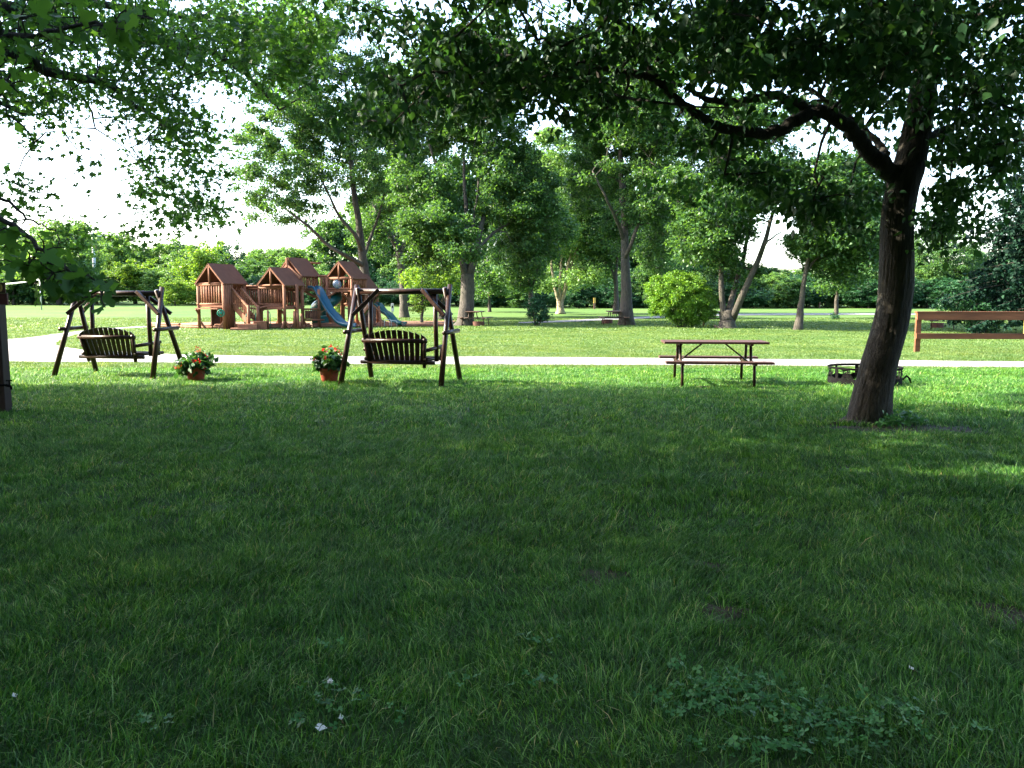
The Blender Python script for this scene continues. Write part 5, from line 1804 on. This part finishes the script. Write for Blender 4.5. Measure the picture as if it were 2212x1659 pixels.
    a = fD(-0.73, -0.65, 0); b = fD(0.73, -0.65, 0)
    railing(a, b, Z(395) + 0.03, Z(283), 5, pr=0.035)
    mx = fD(-0.08, -0.72, 0)
    mb = MB(); n = 16
    for i in range(7):
        ph = math.pi / 2 * i / 6
        R = 0.20 * math.cos(ph); dep = 0.17 * math.sin(ph)
        for k in range(n):
            q = 2 * math.pi * k / n
            mb.v.append((mx[0] + R * math.cos(q) - 0.59 * dep, mx[1] - 0.81 * dep, Z(345) + R * math.sin(q)))
    for i in range(6):
        for k in range(n):
            k2 = (k + 1) % n
            mb.f.append((i * n + k, i * n + k2, (i + 1) * n + k2, (i + 1) * n + k))
    bb = mb.make("bubble_window", M['bubble'], t, True)
    MB().path([(mx[0] + 0.21 * math.cos(q), mx[1] - 0.02, Z(345) + 0.21 * math.sin(q)) for q in np.linspace(0, 6.2832, 21)], 0.02, 5, caps=False).make("window_ring", M['blueslide'], bb)
    # --- fifth tower (right, behind)
    fE = tower(2.72, 2.5, 1.30, 1.30, Z(545), Z(395), Z(232), "RF", np_=8, zrail=Z(440), rw=1.56, rl=1.5)
    railing((X(1745), 1.6), (X(1850), 1.9), Z(545), Z(445), 6)

    # --- slides
    def slide(pts, w, name, mat, side=0.10, updir=(0, -1, 0)):
        """open chute: floor with raised rounded lips"""
        pts = [Vector(p) for p in curve_pts(pts, 7)]
        pr = []
        for x, y in [(-w / 2 - 0.05, side - 0.05), (-w / 2 - 0.035, side + 0.02), (-w / 2, side + 0.02), (-w / 2 + 0.03, 0.02), (0, 0), (w / 2 - 0.03, 0.02), (w / 2, side + 0.02), (w / 2 + 0.035, side + 0.02), (w / 2 + 0.05, side - 0.05),
                     (w / 2 - 0.02, -0.03), (0, -0.045), (-w / 2 + 0.02, -0.03)]:
            pr.append((x, y))
        vs = []; fs = []; n = len(pr)
        for i, p in enumerate(pts):
            tt = (pts[min(i + 1, len(pts) - 1)] - pts[max(i - 1, 0)]).normalized()
            s = tt.cross(Vector((0, 0, 1))).normalized()
            u = s.cross(tt).normalized()
            for x, y in pr:
                vs.append(p + s * x + u * y)
        for i in range(len(pts) - 1):
            for k in range(n):
                k2 = (k + 1) % n
                fs.append((i * n + k, i * n + k2, (i + 1) * n + k2, (i + 1) * n + k))
        fs.append(tuple(range(n))); fs.append(tuple(range((len(pts) - 1) * n, len(pts) * n))[::-1])
        mb = MB(); mb.add(vs, fs)
        return mb.make(name, mat, t, True)
    slide([(X(1185), 0.75, Z(388)), (X(1235), 0.45, Z(398)), (X(1275), 0.15, Z(470)), (X(1340), -0.25, Z(590)), (X(1400), -0.6, Z(670)), (X(1460), -0.95, Z(728)), (X(1530), -1.3, Z(745)), (X(1560), -1.45, Z(745))], 0.44, "slide", M['blueslide'], 0.13)
    slide([(X(1815), 1.9, Z(548)), (X(1860), 1.6, Z(560)), (X(1905), 1.3, Z(620)), (X(1955), 1.0, Z(655)), (X(2000), 0.7, Z(715)), (X(2060), 0.4, Z(742)), (X(2100), 0.2, Z(742))], 0.42, "slide", M['greenslide'], 0.12)
    # spiral tube slide
    pts = []
    for s in np.linspace(0, 1, 40):
        a = math.radians(60 - 430 * s)
        R = 0.50
        pts.append((X(1330) + R * math.cos(a) + 0.05 * s, 1.7 + R * math.sin(a), Z(430) * (1 - s) + 0.28 * s))
    pts.append((X(1215), 0.9, 0.22))
    MB().path(pts, 0.33, 16, caps=False).make("tube_slide", M['greenslide'], t, True)
    # climbing ramp and rope net under the fourth and fifth towers
    mb = MB()
    for (xa, xb) in ((1665, 1700), (1740, 1790), (1790, 1850)):
        mb.bar((X(xa) + 0.05, 0.2, 0), (X(xa), 1.4, Z(560)), 0.09, 0.12)
    for k in range(5):
        s = (k + 0.5) / 5
        mb.bar((X(1665), 0.25 + 1.1 * s, Z(740 - 180 * s)), (X(1800), 0.25 + 1.1 * s, Z(740 - 180 * s)), 0.12, 0.03)
    mb.make("climbing_ramp", W, t)
    mb = MB()
    for k in range(8):
        s = k / 7
        mb.log((X(1690 + 120 * s), 0.1, Z(740)), (X(1705 + 95 * s), 0.75, Z(575)), 0.014, None, 5)
        mb.log((X(1685 + 10 * s), 0.1 + 0.6 * s, Z(740 - 165 * s)), (X(1815 - 15 * s), 0.1 + 0.6 * s, Z(740 - 165 * s)), 0.014, None, 5)
    mb.make("rope_net", M['darklog'], t)
    MB().bar((X(1850), 0.6, Z(560)), (X(1870), 0.2, 0), 0.09, 0.09).make("brace", W, t)
    # hoops by the far slide
    mb = MB()
    for px_, h in ((1895, 692), (1950, 700)):
        mb.path([(X(px_), 0.0, 0), (X(px_), 0.0, Z(h) - 0.08), (X(px_) + 0.05, 0.0, Z(h)), (X(px_) + 0.30, 0.0, Z(h)), (X(px_) + 0.36, 0.0, Z(h) - 0.08), (X(px_) + 0.36, 0.0, 0)], 0.018, 6)
    mb.make("metal_hoop", M['steel'], t, True)
    # deck-to-ground posts between the towers
    for px_, y, top in [(1040, -0.6, 350), (1555, 1.0, 400), (1600, 1.6, 285), (1360, 1.0, 400), (1745, 1.6, 445)]:
        pole((X(px_), y, 0), (X(px_), y, Z(top)), 0.075)
    for px_, y, s in [(1360, 1.0, 1), (1555, 1.0, 1), (1040, -0.6, -1)]:
        MB().bar((X(px_), y - 0.02, Z(670)), (X(px_) + 0.30 * s, y - 0.1, 0.02), 0.07, 0.10).make("foot_brace", W, t)
    MB().bar((X(1480), 0.55, Z(425)), (X(1550), 0.95, Z(500)), 0.08, 0.10).make("brace", W, t)
    return t


playset()

# timber border of the play yard: each timber a thing
GTI = "landscape timbers bordering the play yard"
cor = [GR(461, 710), GR(968, 704.5)]
cl = GR(326, 705.5)
segs = []
d = cor[1] - cor[0]
n = 5
for k in range(n):
    segs.append((cor[0] + d * (k / n), cor[0] + d * ((k + 1) / n)))
d = cl - cor[0]
for k in range(2):
    segs.append((cor[0] + d * (k / 2), cor[0] + d * ((k + 1) / 2)))
labs = ["reddish landscape timber at the play yard's near left corner, under the first tower", "reddish landscape timber second from the near left corner, in front of the stairs",
        "reddish landscape timber in the middle of the play yard's front edge", "reddish landscape timber behind the right swing's left legs", "reddish landscape timber at the right end of the play yard's border",
        "sunlit landscape timber running back from the near left corner", "sunlit landscape timber at the far left end of the border, near the gravel path"]
for k, ((a, b), lab) in enumerate(zip(segs, labs)):
    m_ = (a + b) / 2
    t = empty("landscape_timber", m_, math.atan2(b.y - a.y, b.x - a.x), lab, "timber", GTI)
    L = (b - a).length / 2 - 0.02
    mb = MB()
    mb.path([(-L, 0, 0.065), (-L + 0.02, 0, 0.07), (L - 0.02, 0, 0.07), (L, 0, 0.065)], [0.075, 0.085, 0.085, 0.075], 10)
    mb.make("lower_timber", M['timber'], t, True)
    if k != 4:
        mb = MB(); mb.path([(-L + 0.05, 0.02, 0.155), (-L + 0.07, 0.02, 0.16), (L - 0.09, 0.02, 0.16), (L - 0.07, 0.02, 0.155)], [0.06, 0.07, 0.07, 0.06], 10)
        mb.make("upper_timber", M['timber'], t, True)
print("done", len(bpy.data.objects))
